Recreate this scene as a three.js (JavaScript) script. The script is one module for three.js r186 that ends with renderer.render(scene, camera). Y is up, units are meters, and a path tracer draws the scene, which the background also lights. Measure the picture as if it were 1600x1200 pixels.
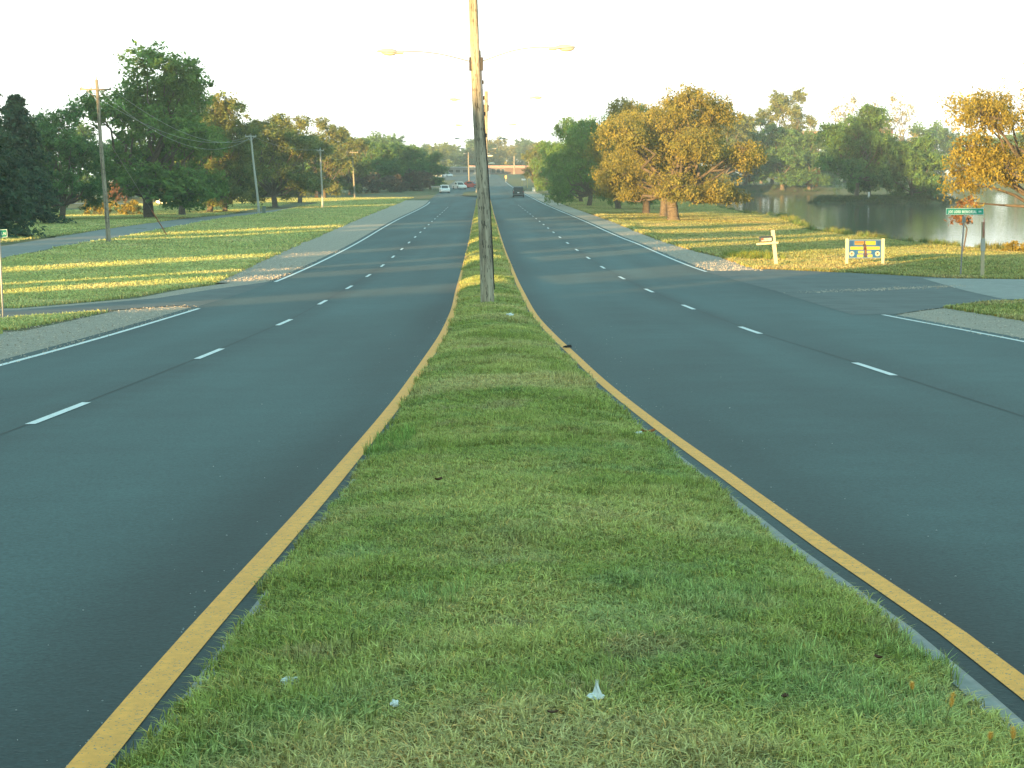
import * as THREE from 'three';
import { mergeGeometries, mergeVertices } from 'three/addons/utils/BufferGeometryUtils.js';
import { RoundedBoxGeometry } from 'three/addons/geometries/RoundedBoxGeometry.js';

// ------------------------------------------------------------------ camera, sky, sun, exposure
const W = globalThis.innerWidth || 1024, HPX = globalThis.innerHeight || 768;
const scene = new THREE.Scene();
const camera = new THREE.PerspectiveCamera(20.31, W / HPX, 0.1, 6000);
camera.position.set(0, 4.5, 0);
camera.rotation.set(-Math.atan(330 / 3350), 0, 0);
const renderer = new THREE.WebGLRenderer({ antialias: true });
renderer.setSize(W, HPX);
renderer.toneMapping = THREE.LinearToneMapping;
renderer.toneMappingExposure = 4.9;
renderer.shadowMap.enabled = true;

const SUN_AZ = 25 * Math.PI / 180, SUN_EL = 4.1 * Math.PI / 180;          // behind the camera, to the left
const SUN = new THREE.Vector3(-Math.sin(SUN_AZ) * Math.cos(SUN_EL), Math.sin(SUN_EL), Math.cos(SUN_AZ) * Math.cos(SUN_EL));
const sun = new THREE.DirectionalLight(new THREE.Color().setRGB(1, 0.61, 0.24), 3.9);
sun.position.copy(SUN).multiplyScalar(400);
sun.target.position.set(0, 0, -120);
sun.position.add(sun.target.position);
sun.castShadow = true;
sun.shadow.camera.left = -220; sun.shadow.camera.right = 220; sun.shadow.camera.top = 120; sun.shadow.camera.bottom = -120;
sun.shadow.camera.near = 10; sun.shadow.camera.far = 1500; sun.shadow.mapSize.set(4096, 4096);
sun.shadow.radius = 1;
scene.add(sun, sun.target);

{ // clear evening sky: pale towards the horizon, cyan blue overhead, warm round the low sun
  const w = 512, h = 256, data = new Float32Array(w * h * 4);
  for (let j = 0; j < h; j++) for (let i = 0; i < w; i++) {
    const el = ((j + 0.5) / h - 0.5) * Math.PI, az = ((i + 0.5) / w - 0.5) * 2 * Math.PI;
    const d = [Math.cos(az) * Math.cos(el), Math.sin(el), Math.sin(az) * Math.cos(el)];
    const up = Math.max(0, d[1]), k = Math.pow(1 - up, 5.5), c = d[0] * SUN.x + d[1] * SUN.y + d[2] * SUN.z;
    const g = Math.pow(Math.max(0, c), 12), o = (j * w + i) * 4;
    const zen = [0.125, 0.222, 0.236], hor = [0.50, 0.51, 0.49], glow = [0.30, 0.19, 0.07];
    for (let n = 0; n < 3; n++) data[o + n] = zen[n] + (hor[n] - zen[n]) * k + glow[n] * g;
    data[o + 3] = 1;
  }
  const t = new THREE.DataTexture(data, w, h, THREE.RGBAFormat, THREE.FloatType);
  t.mapping = THREE.EquirectangularReflectionMapping; t.magFilter = t.minFilter = THREE.LinearFilter; t.needsUpdate = true;
  scene.background = t; scene.environment = t;
}
scene.fog = new THREE.FogExp2(new THREE.Color().setRGB(0.62, 0.8, 0.86), 0.0003);

// ------------------------------------------------------------------ helpers
let seed = 12345;
const rnd = () => { seed = (seed + 0x6D2B79F5) | 0; let t = Math.imul(seed ^ (seed >>> 15), 1 | seed); t = (t + Math.imul(t ^ (t >>> 7), 61 | t)) ^ t; return ((t ^ (t >>> 14)) >>> 0) / 4294967296; };
const rr = (a, b) => a + (b - a) * rnd();
const gauss = () => (rnd() + rnd() + rnd() + rnd() - 2) * 1.0;
const clamp = (x, a = 0, b = 1) => Math.min(b, Math.max(a, x)), lerp = (a, b, t) => a + (b - a) * t;
const smooth = (a, b, x) => { const t = clamp((x - a) / (b - a)); return t * t * (3 - 2 * t); };
const V = (x, y, z) => new THREE.Vector3(x, y, z);
const hash = (x, y, s = 0) => { let h = Math.imul(x, 374761393) + Math.imul(y, 668265263) + Math.imul(s, 982451653); h = Math.imul(h ^ (h >>> 13), 1274126177); return ((h ^ (h >>> 16)) >>> 0) / 4294967296; };
function vnoise(x, y, s = 0, p = 0) {
  let ix = Math.floor(x), iy = Math.floor(y); const fx = x - ix, fy = y - iy, u = fx * fx * (3 - 2 * fx), v = fy * fy * (3 - 2 * fy);
  const m = (a) => (p ? ((a % p) + p) % p : a);
  const a = hash(m(ix), m(iy), s), b = hash(m(ix + 1), m(iy), s), c = hash(m(ix), m(iy + 1), s), d = hash(m(ix + 1), m(iy + 1), s);
  return lerp(lerp(a, b, u), lerp(c, d, u), v);
}
const fbm = (x, y, s = 0, o = 4) => { let v = 0, a = 0.5; for (let i = 0; i < o; i++) { v += a * vnoise(x, y, s + i); x *= 2.03; y *= 2.03; a *= 0.5; } return v / (1 - Math.pow(0.5, o)); };
function pfbm(u, v, base, s, o = 4) { let r = 0, a = 0.5, f = base; for (let i = 0; i < o; i++) { r += a * vnoise(u * f, v * f, s + i, f); f *= 2; a *= 0.5; } return r / (1 - Math.pow(0.5, o)); }
function spline(xs, ys) { // monotone cubic through points, linear beyond
  const n = xs.length, dl = [], m = [];
  for (let i = 0; i < n - 1; i++) dl[i] = (ys[i + 1] - ys[i]) / (xs[i + 1] - xs[i]);
  for (let i = 0; i < n; i++) m[i] = i === 0 ? dl[0] : i === n - 1 ? dl[n - 2] : dl[i - 1] * dl[i] <= 0 ? 0 : (2 * dl[i - 1] * dl[i]) / (dl[i - 1] + dl[i]);
  return (x) => {
    if (x <= xs[0]) return ys[0] + m[0] * (x - xs[0]);
    if (x >= xs[n - 1]) return ys[n - 1] + m[n - 1] * (x - xs[n - 1]);
    let i = 0; while (x > xs[i + 1]) i++;
    const h = xs[i + 1] - xs[i], t = (x - xs[i]) / h, a = t * t * t, b = t * t;
    return (2 * a - 3 * b + 1) * ys[i] + (a - 2 * b + t) * h * m[i] + (3 * b - 2 * a) * ys[i + 1] + (a - b) * h * m[i + 1];
  };
}
const used = {};
function numbered(name) { const n = used[name] = (used[name] ?? -1) + 1; return n ? `${name}_${String(n).padStart(3, '0')}` : name; }
function tag(o, label, category, group) { o.userData.label = label; o.userData.category = category; if (group) o.userData.group = group; return o; }
function shade(o) { o.traverse((m) => { if (m.isMesh) { m.castShadow = true; m.receiveShadow = true; } }); return o; }
function thing(name, label, category, pos = [0, 0, 0], turn = 0, group) {
  const o = new THREE.Group(); o.name = numbered(name); o.position.set(...pos); o.rotation.y = turn; tag(o, label, category, group); scene.add(o); return o;
}
function part(name, g, m, parent) { const o = new THREE.Mesh(g, m); o.name = name; o.castShadow = o.receiveShadow = true; parent.add(o); return o; }
function solo(name, g, m, label, category, group) { const o = new THREE.Mesh(g, m); o.name = numbered(name); o.castShadow = o.receiveShadow = true; tag(o, label, category, group); scene.add(o); return o; }
function struct(name, g, m) { const o = new THREE.Mesh(g, m); o.name = numbered(name); o.castShadow = o.receiveShadow = true; o.userData.kind = 'structure'; scene.add(o); return o; }
const put = (g, x = 0, y = 0, z = 0, rx = 0, ry = 0, rz = 0) => g.applyMatrix4(new THREE.Matrix4().makeRotationFromEuler(new THREE.Euler(rx, ry, rz))).translate(x, y, z);
const box = (w, h, d, x = 0, y = 0, z = 0, r = 0) => (r ? new RoundedBoxGeometry(w, h, d, 2, r) : new THREE.BoxGeometry(w, h, d)).translate(x, y, z);
const flat = (gs) => mergeGeometries(gs.map((g) => { const n = g.index ? g.toNonIndexed() : g; for (const k of Object.keys(n.attributes)) if (!['position', 'normal', 'uv'].includes(k)) n.deleteAttribute(k); return n; }));
function tube(a, b, r0, r1, seg = 8) { // a tapered rod from a to b
  const d = b.clone().sub(a), g = new THREE.CylinderGeometry(r1, r0, d.length(), seg, 1, false);
  g.applyQuaternion(new THREE.Quaternion().setFromUnitVectors(V(0, 1, 0), d.clone().normalize()));
  return g.translate((a.x + b.x) / 2, (a.y + b.y) / 2, (a.z + b.z) / 2);
}
class Tri { // collects triangles with positions, uv and colours
  constructor() { this.p = []; this.n = []; this.c = []; this.u = []; }
  tri(a, b, c, n, col) { for (const q of [a, b, c]) this.p.push(q[0], q[1], q[2]); for (let i = 0; i < 3; i++) { if (n) this.n.push(n[0], n[1], n[2]); if (col) this.c.push(col[0], col[1], col[2]); } }
  geo() {
    const g = new THREE.BufferGeometry(); g.setAttribute('position', new THREE.Float32BufferAttribute(this.p, 3));
    if (this.n.length) g.setAttribute('normal', new THREE.Float32BufferAttribute(this.n, 3)); else g.computeVertexNormals();
    if (this.c.length) g.setAttribute('color', new THREE.Float32BufferAttribute(this.c, 3));
    g.setAttribute('uv', new THREE.Float32BufferAttribute(this.u.length ? this.u : new Array(this.p.length / 3 * 2).fill(0), 2));
    return g;
  }
}

// ------------------------------------------------------------------ textures and materials
function tex(size, fn, srgb = true, rep = 1) {
  const d = new Uint8Array(size * size * 4);
  for (let j = 0; j < size; j++) for (let i = 0; i < size; i++) {
    const c = fn(i / size, j / size, i, j), o = (j * size + i) * 4;
    for (let n = 0; n < 3; n++) { let v = clamp(typeof c === 'number' ? c : c[n]); if (srgb) v = v <= 0.0031308 ? v * 12.92 : 1.055 * Math.pow(v, 1 / 2.4) - 0.055; d[o + n] = v * 255; }
    d[o + 3] = 255;
  }
  const t = new THREE.DataTexture(d, size, size, THREE.RGBAFormat); t.wrapS = t.wrapT = THREE.RepeatWrapping; t.magFilter = THREE.LinearFilter; t.minFilter = THREE.LinearMipmapLinearFilter; t.generateMipmaps = true;
  if (srgb) t.colorSpace = THREE.SRGBColorSpace; t.repeat.set(rep, rep); t.needsUpdate = true; return t;
}
const mul = (c, k) => [c[0] * k, c[1] * k, c[2] * k], mixc = (a, b, t) => [lerp(a[0], b[0], t), lerp(a[1], b[1], t), lerp(a[2], b[2], t)];
const col = (r, g, b) => new THREE.Color().setRGB(r, g, b);
const mat = (c, rough = 0.8, extra = {}) => new THREE.MeshStandardMaterial({ color: Array.isArray(c) ? col(...c) : c, roughness: rough, ...extra });

// asphalt: fine stones, worn lanes stretched along the road, here and there a pale scuff (u = metres across, v = metres along)
const stone = tex(512, (u, v) => { const f = pfbm(u, v, 128, 3, 2), s = hash(Math.floor(u * 256), Math.floor(v * 256), 9); return clamp(0.35 + 0.4 * f + (s > 0.93 ? 0.3 : 0)); }, false, 1);
const asphaltMap = tex(1024, (u, v, i, j) => {
  const worn = pfbm(u, v, 6, 21, 4), fine = hash(i, j, 5), grit = pfbm(u, v, 256, 8, 2);
  let k = 0.80 + 0.26 * worn + 0.8 * (grit - 0.5) + 0.5 * (fine - 0.5);
  if (hash(i, j, 77) > 0.9988) k *= 2.2;
  return mul([0.048, 0.102, 0.103], k);
}, true, 1);
const asphaltFar = tex(512, (u, v, i, j) => { const k = 0.86 + 0.5 * (pfbm(u, v, 6, 31, 5) - 0.5) + 0.3 * (hash(i, j, 15) - 0.5); return mul([0.088, 0.117, 0.115], k); }, true, 1);
const gravelMap = tex(1024, (u, v, i, j) => {
  const g = pfbm(u, v, 160, 41, 3), p = pfbm(u, v, 7, 47, 4), s = hash(i >> 1, j >> 1, 49);
  return mul(mixc([0.42, 0.365, 0.295], [0.31, 0.295, 0.245], p), 0.5 + 0.9 * g + 0.5 * (s - 0.5));
}, true, 1);
const gravelBump = tex(1024, (u, v, i, j) => 0.7 * pfbm(u, v, 160, 41, 3) + 0.3 * hash(i >> 1, j >> 1, 49), false, 1);
const concreteMap = tex(512, (u, v, i, j) => { const k = 0.75 + 0.5 * pfbm(u, v, 12, 61, 5) + 0.2 * (hash(i, j, 63) - 0.5); return mul([0.21, 0.23, 0.215], k); }, true, 1);
const soilMap = tex(1024, (u, v, i, j) => {
  const a = pfbm(u, v, 9, 71, 5), b = pfbm(u, v, 120, 75, 3), s = hash(i, j, 79);
  const c = mixc(mixc([0.09, 0.12, 0.04], [0.15, 0.14, 0.06], smooth(0.42, 0.7, a)), [0.12, 0.10, 0.055], smooth(0.62, 0.8, a));
  return mul(c, 0.45 + 0.95 * b + 0.35 * (s - 0.5));
}, true, 1);
const soilBump = tex(1024, (u, v, i, j) => 0.6 * pfbm(u, v, 120, 75, 3) + 0.4 * hash(i, j, 79), false, 1);
const poleMap = tex(512, (u, v) => {
  const grain = pfbm(u, v * 0.12 + 0.001, 64, 81, 3), streak = pfbm(u, v * 0.5, 8, 85, 4), knot = pfbm(u, v, 24, 89, 2);
  let c = mixc([0.27, 0.24, 0.18], [0.47, 0.43, 0.33], smooth(0.3, 0.7, streak)); c = mul(c, 0.65 + 0.65 * grain);
  return mul(c, knot > 0.70 ? 0.4 : 1);
}, true, 1);
const poleBump = tex(512, (u, v) => pfbm(u, v * 0.12 + 0.001, 64, 81, 3), false, 1);
const barkMap = tex(512, (u, v) => { const g = pfbm(u, v * 0.3, 40, 91, 4), p = pfbm(u, v, 6, 95, 3); return mul(mixc([0.11, 0.088, 0.062], [0.17, 0.145, 0.11], p), 0.4 + 1.1 * g); }, true, 1);
const barkBump = tex(512, (u, v) => pfbm(u, v * 0.3, 40, 91, 4), false, 1);
const paintMap = (c, wear, s) => tex(512, (u, v, i, j) => { const w = pfbm(u, v, 90, s, 3), k = 0.86 + 0.28 * (pfbm(u, v, 20, s + 5, 3) - 0.5) + 0.1 * (hash(i, j, s) - 0.5); return w > wear ? [0.10, 0.12, 0.12] : mul(c, k); }, true, 1);
const whiteMap = paintMap([0.70, 0.76, 0.76], 0.80, 101), yellowMap = paintMap([0.88, 0.39, 0.05], 0.75, 111);

const M = {
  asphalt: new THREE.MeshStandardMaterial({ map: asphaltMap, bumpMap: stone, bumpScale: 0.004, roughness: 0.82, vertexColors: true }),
  asphaltOld: new THREE.MeshStandardMaterial({ map: asphaltFar, bumpMap: stone, bumpScale: 0.004, roughness: 0.88 }),
  gravel: new THREE.MeshStandardMaterial({ map: gravelMap, bumpMap: gravelBump, bumpScale: 0.03, roughness: 0.95 }),
  concrete: new THREE.MeshStandardMaterial({ map: concreteMap, roughness: 0.9 }),
  soil: new THREE.MeshStandardMaterial({ map: soilMap, bumpMap: soilBump, bumpScale: 0.05, roughness: 1 }),
  white: new THREE.MeshStandardMaterial({ map: whiteMap, roughness: 0.7 }),
  yellow: new THREE.MeshStandardMaterial({ map: yellowMap, roughness: 0.7 }),
  asphaltPale: new THREE.MeshStandardMaterial({ map: concreteMap, color: col(0.80, 0.80, 0.80), bumpMap: stone, bumpScale: 0.004, roughness: 0.9 }),
  seam: mat([0.035, 0.045, 0.045], 0.9),
  pole: new THREE.MeshStandardMaterial({ map: poleMap, bumpMap: poleBump, bumpScale: 0.012, roughness: 0.9 }),
  bark: new THREE.MeshStandardMaterial({ map: barkMap, bumpMap: barkBump, bumpScale: 0.05, roughness: 0.95 }),
  metal: mat([0.30, 0.31, 0.31], 0.45, { metalness: 0.7 }),
  greyPaint: mat([0.33, 0.35, 0.34], 0.6),
  dark: mat([0.02, 0.02, 0.022], 0.6),
  rubber: mat([0.018, 0.018, 0.018], 0.85),
  wire: mat([0.34, 0.36, 0.35], 0.6),
  polePale: new THREE.MeshStandardMaterial({ map: poleMap, color: col(0.8, 0.8, 0.8), bumpMap: poleBump, bumpScale: 0.012, roughness: 0.9 }),
  poleGrey: mat([0.46, 0.47, 0.42], 0.85),
  postWood: mat([0.52, 0.45, 0.30], 0.9),
  paleWood: mat([0.55, 0.49, 0.33], 0.85),
  brick: mat([0.14, 0.095, 0.08], 0.9),
  glassDark: mat([0.02, 0.03, 0.035], 0.08),
  lens: mat([0.62, 0.58, 0.45], 0.35),
};
// ------------------------------------------------------------------ the lie of the land
// height of the road surface by distance ahead of the camera: down a slope, along a flat, up again
const roadY = spline([-300, -60, 0, 8, 24.4, 36.6, 48.8, 61, 73.2, 85.3, 97.5, 110, 122, 146, 183, 220, 260, 300, 350, 400, 500, 600, 700, 800, 1000, 3000],
  [0.9, 1.2, 1.95, 2.2, 2.73, 3.08, 3.39, 3.67, 3.89, 4.07, 4.2, 4.27, 4.31, 4.35, 4.39, 4.44, 4.48, 4.44, 4.12, 3.75, 2.9, 2.0, 1.15, 0.5, -1, -14].map((h) => 4.5 - h));
const yellowL = spline([-60, 8, 17, 29, 40, 53, 70, 91, 107, 138, 201, 324, 345, 800], [-1.75, -1.65, -1.54, -1.46, -1.46, -1.56, -1.85, -2.17, -2.38, -2.78, -3.7, -5.4, -5.7, -11]);
const yellowR = spline([-60, 9.4, 13.7, 18.3, 22, 29.5, 37, 43, 52, 67, 78, 96, 124, 217, 345, 369, 800], [3.1, 2.3, 2.06, 1.83, 1.64, 1.32, 1.08, 0.88, 0.64, 0.42, 0.26, 0.02, -0.42, -1.72, -3.5, -4, -10]);
const dashL = spline([-60, 24, 49, 61, 85, 122, 171, 220, 267, 340, 800], [-5.2, -5.15, -5.17, -5.38, -5.7, -6.25, -6.92, -7.6, -8.2, -9.2, -14]);
const dashR = spline([-60, 32, 45, 58, 71, 83, 108, 146, 185, 224, 248, 280, 360, 800], [7, 5.5, 5.0, 4.73, 4.47, 4.23, 3.83, 3.24, 2.67, 2.12, 1.75, 1.2, -0.2, -8]);
const edgeL = spline([-60, 33, 57, 79, 96, 133, 173, 207, 300, 330, 400, 800], [-7.9, -8.04, -8.35, -8.75, -9.1, -9.65, -10.4, -10.95, -11.95, -12.5, -13.5, -17]);
const edgeR = spline([-60, 40, 53, 90, 131, 146, 204, 295, 385, 500, 800], [10.6, 9.75, 9.2, 8.2, 7.75, 7.4, 6.6, 4.9, 2.5, -0.4, -6]);
const lawnL = spline([-60, 20, 64, 92, 101, 121, 174, 275, 330, 400, 800], [-11, -10.6, -10.3, -11.5, -12.0, -12.65, -14, -16.1, -16.6, -15.5, -19]);
const lawnR = spline([-60, 40, 95, 108, 121, 144, 199, 275, 412, 800], [13, 12, 10.6, 10.6, 10.1, 9.6, 9.2, 8, 4.6, -4]);
const KERB = 0.2; // from the yellow line's inner edge to the grass
const shore = [[44, 112], [32.3, 133], [30.5, 140], [28.6, 150], [27.2, 166], [26.2, 180], [28.2, 207], [30.5, 236], [29, 255], [29.5, 300], [32.8, 345], [40, 420], [49.2, 500], [74.6, 502], [95, 530], [112, 571], [140.7, 591], [190, 590], [260, 500], [270, 300], [190, 150], [90, 105]];
const island = [[50.5, 358], [48.5, 351], [51, 344], [57, 341], [64, 343], [70, 348], [74, 354], [72, 360], [60, 364]];
function sdf(poly, x, d) { // signed distance, negative inside
  let m = 1e9, inside = false;
  for (let i = 0, j = poly.length - 1; i < poly.length; j = i++) {
    const [xi, yi] = poly[i], [xj, yj] = poly[j];
    if ((yi > d) !== (yj > d) && x < ((xj - xi) * (d - yi)) / (yj - yi) + xi) inside = !inside;
    const ex = xj - xi, ey = yj - yi, t = clamp(((x - xi) * ex + (d - yi) * ey) / (ex * ex + ey * ey)); m = Math.min(m, Math.hypot(x - xi - t * ex, d - yi - t * ey));
  }
  return inside ? -m : m;
}
const WATER = -0.4;
function ground(x, z) {
  const d = -z; let y = roadY(d);
  if (d > 330 && x < -20) y = lerp(y, Math.min(y, 0.35), smooth(-20, -60, x));
  if (d > 330 && x > 20) y = lerp(y, 1.7, smooth(20, 60, x));
  if (x > 10 || d > 300) {
    const s = sdf(shore, x, d) + 1.6 * (vnoise(x * 0.3, d * 0.12, 5) - 0.5), si = sdf(island, x, d);
    if (x > 8 && s < 30) { if (d > 440 || x > 150) y = lerp(WATER + 0.5, 1.6, smooth(0.5, 9, s)); else y = lerp(WATER + 0.12, y, smooth(1.0, 26, s)); }
    if (s < 1.2) y = lerp(y, WATER - 1.4, smooth(1.2, -2.5, s));
    if (s < 0 && si < 4) y = lerp(y, WATER + 0.75, smooth(2.2, -1.6, si));
  }
  const e = Math.min(Math.abs(x - lawnL(d)), 99);
  const off = x < lawnL(d) ? smooth(0, 12, lawnL(d) - x) : x > lawnR(d) ? smooth(0, 12, x - lawnR(d)) : 0;
  y += off * 0.35 * (fbm(x * 0.06, d * 0.04, 17, 3) - 0.5) * (x > 8 ? 0.5 : 1);
  if (x > lawnL(d) && x < lawnR(d)) y -= 0.07;
  return y;
}
const stations = [];
for (let d = -60; d < 70; d += 1.5) stations.push(d);
for (let d = 70; d < 260; d += 3) stations.push(d);
for (let d = 260; d < 640; d += 8) stations.push(d);
for (let d = 640; d <= 1000; d += 30) stations.push(d);
for (const d of [1150, 1400, 1800, 2400, 3200]) stations.push(d);
stations.unshift(-400, -300, -220, -160, -120, -90, -75);
const steps = (a, b) => [a, ...stations.filter((d) => d > a + 0.2 && d < b - 0.2), b];
const roadYs = (d) => { // the road surface follows the same stations everywhere, so that sheets stay parallel
  let i = 0, j = stations.length - 1; if (d <= stations[0]) return roadY(d); if (d >= stations[j]) return roadY(d);
  while (j - i > 1) { const m = (i + j) >> 1; stations[m] <= d ? i = m : j = m; }
  const t = (d - stations[i]) / (stations[j] - stations[i]); return lerp(roadY(stations[i]), roadY(stations[j]), t);
};
function strip(xa, xb, lift, d0, d1, uvs = 1, nx = 1, bulge) { // a sheet between two lines along the road
  const ds = steps(d0, d1), p = [], u = [], ix = [];
  ds.forEach((d, i) => { const a = xa(d), b = xb(d); for (let k = 0; k <= nx; k++) { const t = k / nx, x = lerp(a, b, t); p.push(x, roadYs(d) + lift + (bulge ? bulge(t, d, x) : 0), -d); u.push(x * uvs, d * uvs); } });
  for (let i = 0; i < ds.length - 1; i++) for (let k = 0; k < nx; k++) { const a = i * (nx + 1) + k, b = a + 1, c = a + nx + 1, e = c + 1; ix.push(a, b, e, a, e, c); }
  const g = new THREE.BufferGeometry(); g.setAttribute('position', new THREE.Float32BufferAttribute(p, 3)); g.setAttribute('uv', new THREE.Float32BufferAttribute(u, 2)); g.setIndex(ix); g.computeVertexNormals(); return g;
}
function patch(poly, lift, uvs = 1, heightAt = (x, d) => roadYs(d)) { // a polygon laid on the land, cut at every station
  const ds = poly.map((q) => q[1]), lo = Math.min(...ds), hi = Math.max(...ds), p = [], u = [];
  const cut = (ring, lim, keepAbove) => { const out = []; for (let i = 0; i < ring.length; i++) { const a = ring[i], b = ring[(i + 1) % ring.length], ia = keepAbove ? a[1] >= lim : a[1] <= lim, ib = keepAbove ? b[1] >= lim : b[1] <= lim; if (ia) out.push(a); if (ia !== ib) { const t = (lim - a[1]) / (b[1] - a[1]); out.push([lerp(a[0], b[0], t), lim]); } } return out; };
  const st = steps(lo, hi);
  for (let i = 0; i < st.length - 1; i++) {
    const ring = cut(cut(poly, st[i], true), st[i + 1], false); if (ring.length < 3) continue;
    const tris = THREE.ShapeUtils.triangulateShape(ring.map((q) => new THREE.Vector2(...q)), []);
    for (const t of tris) { const [a, b, c] = t.map((k) => ring[k]); const ar = (b[0] - a[0]) * (c[1] - a[1]) - (b[1] - a[1]) * (c[0] - a[0]); for (const q of ar > 0 ? [a, b, c] : [a, c, b]) { p.push(q[0], heightAt(q[0], q[1]) + lift, -q[1]); u.push(q[0] * uvs, q[1] * uvs); } }
  }
  const g = new THREE.BufferGeometry(); g.setAttribute('position', new THREE.Float32BufferAttribute(p, 3)); g.setAttribute('uv', new THREE.Float32BufferAttribute(u, 2)); const m = mergeVertices(g, 1e-3); m.computeVertexNormals(); return m;
}
{ // one sheet of land out to the horizon
  const xs = []; for (let x = -1600; x < -150; x += 120) xs.push(x); for (let x = -150; x < -60; x += 6) xs.push(x); for (let x = -60; x < -20; x += 1.6) xs.push(x); for (let x = -20; x < 20; x += 0.8) xs.push(x); for (let x = 20; x < 80; x += 1.3) xs.push(x); for (let x = 80; x < 300; x += 6) xs.push(x); for (let x = 300; x <= 1600; x += 120) xs.push(x);
  const nx = xs.length, p = [], u = [], ix = [];
  for (const d of stations) for (const x of xs) {
    p.push(x, ground(x, -d), -d); u.push(x * 0.22, d * 0.22);
  }
  for (let i = 0; i < stations.length - 1; i++) for (let k = 0; k < nx - 1; k++) { const a = i * nx + k, b = a + 1, c = a + nx, e = c + 1; ix.push(a, b, e, a, e, c); }
  const g = new THREE.BufferGeometry(); g.setAttribute('position', new THREE.Float32BufferAttribute(p, 3)); g.setAttribute('uv', new THREE.Float32BufferAttribute(u, 2)); g.setIndex(ix); g.computeVertexNormals();
  struct('ground', g, M.soil);
}
// pond
const rip = tex(512, (u, v) => 0.5 * pfbm(u, v, 8, 121, 4) + 0.5 * pfbm(u, v * 1, 32, 127, 3), false, 1);
{
  const sh = new THREE.ShapeGeometry(new THREE.Shape([[20, 100], [20, 600], [280, 610], [290, 95]].map((q) => new THREE.Vector2(q[0], q[1]))));
  const uv = sh.attributes.uv; for (let i = 0; i < uv.count; i++) uv.setXY(i, sh.attributes.position.getX(i) / 6, sh.attributes.position.getY(i) / 14);
  sh.rotateX(-Math.PI / 2).translate(0, WATER, 0);
  const o = struct('pond_water', sh, new THREE.MeshPhysicalMaterial({ color: col(0.075, 0.095, 0.07), roughness: 0.06, bumpMap: rip, bumpScale: 0.012, ior: 1.33, specularIntensity: 1 }));
}
// ------------------------------------------------------------------ the road
const roadEnd = 780;
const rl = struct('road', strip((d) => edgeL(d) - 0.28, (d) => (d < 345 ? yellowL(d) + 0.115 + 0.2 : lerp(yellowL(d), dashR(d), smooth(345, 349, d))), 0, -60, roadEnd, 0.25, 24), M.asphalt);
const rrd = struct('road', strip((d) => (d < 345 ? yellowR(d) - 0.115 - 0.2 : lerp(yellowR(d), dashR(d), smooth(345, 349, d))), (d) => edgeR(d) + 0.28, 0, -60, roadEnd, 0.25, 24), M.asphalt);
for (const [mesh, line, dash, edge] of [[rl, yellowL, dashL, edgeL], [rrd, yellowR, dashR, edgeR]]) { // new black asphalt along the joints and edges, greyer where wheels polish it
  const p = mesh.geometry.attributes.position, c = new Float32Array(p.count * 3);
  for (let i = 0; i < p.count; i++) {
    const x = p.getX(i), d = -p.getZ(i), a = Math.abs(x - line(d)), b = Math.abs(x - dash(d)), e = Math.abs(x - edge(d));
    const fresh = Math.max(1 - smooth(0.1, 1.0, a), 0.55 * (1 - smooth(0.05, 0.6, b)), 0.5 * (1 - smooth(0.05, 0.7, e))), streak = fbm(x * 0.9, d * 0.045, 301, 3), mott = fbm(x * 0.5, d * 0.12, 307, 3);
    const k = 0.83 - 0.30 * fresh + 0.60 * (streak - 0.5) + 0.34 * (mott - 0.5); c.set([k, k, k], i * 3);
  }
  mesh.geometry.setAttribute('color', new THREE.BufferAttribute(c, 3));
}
// painted lines
part('yellow_line', strip((d) => yellowL(d), (d) => yellowL(d) + 0.15, 0.005, -20, 343, 1), M.yellow, rl);
part('yellow_line', strip((d) => yellowR(d) - 0.14, (d) => yellowR(d), 0.005, -20, 343, 1), M.yellow, rrd);
part('edge_line', strip((d) => edgeL(d), (d) => edgeL(d) + 0.11, 0.005, -20, 56.7, 1), M.white, rl);
part('edge_line', strip((d) => edgeL(d), (d) => edgeL(d) + 0.13, 0.005, 78.5, 322, 1), M.white, rl);
part('edge_line', strip((d) => edgeR(d) - 0.11, (d) => edgeR(d), 0.005, -20, 52.8, 1), M.white, rrd);
part('edge_line', strip((d) => edgeR(d) - 0.13, (d) => edgeR(d), 0.005, 89.8, 560, 1), M.white, rrd);
part('paving_joint', strip((d) => dashL(d) - 0.05, (d) => dashL(d) - 0.02, 0.003, -20, 330, 1), M.seam, rl);
part('paving_joint', strip((d) => dashR(d) + 0.03, (d) => dashR(d) + 0.06, 0.003, -20, 400, 1), M.seam, rrd);
for (let k = -2; k < 22; k++) { const c = 24.3 + 12.19 * k; if (c > 3) part('lane_dash', strip((d) => dashL(d) - 0.06, (d) => dashL(d) + 0.05, 0.007, c - 1.53, c + 1.53, 1), M.white, rl); }
for (let k = -2; k < 22; k++) { const c = 32.4 + 12.58 * k; if (c > 3) part('lane_dash', strip((d) => dashR(d) - 0.06, (d) => dashR(d) + 0.06, 0.007, c - 1.53, c + 1.53, 1), M.white, rrd); }
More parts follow.
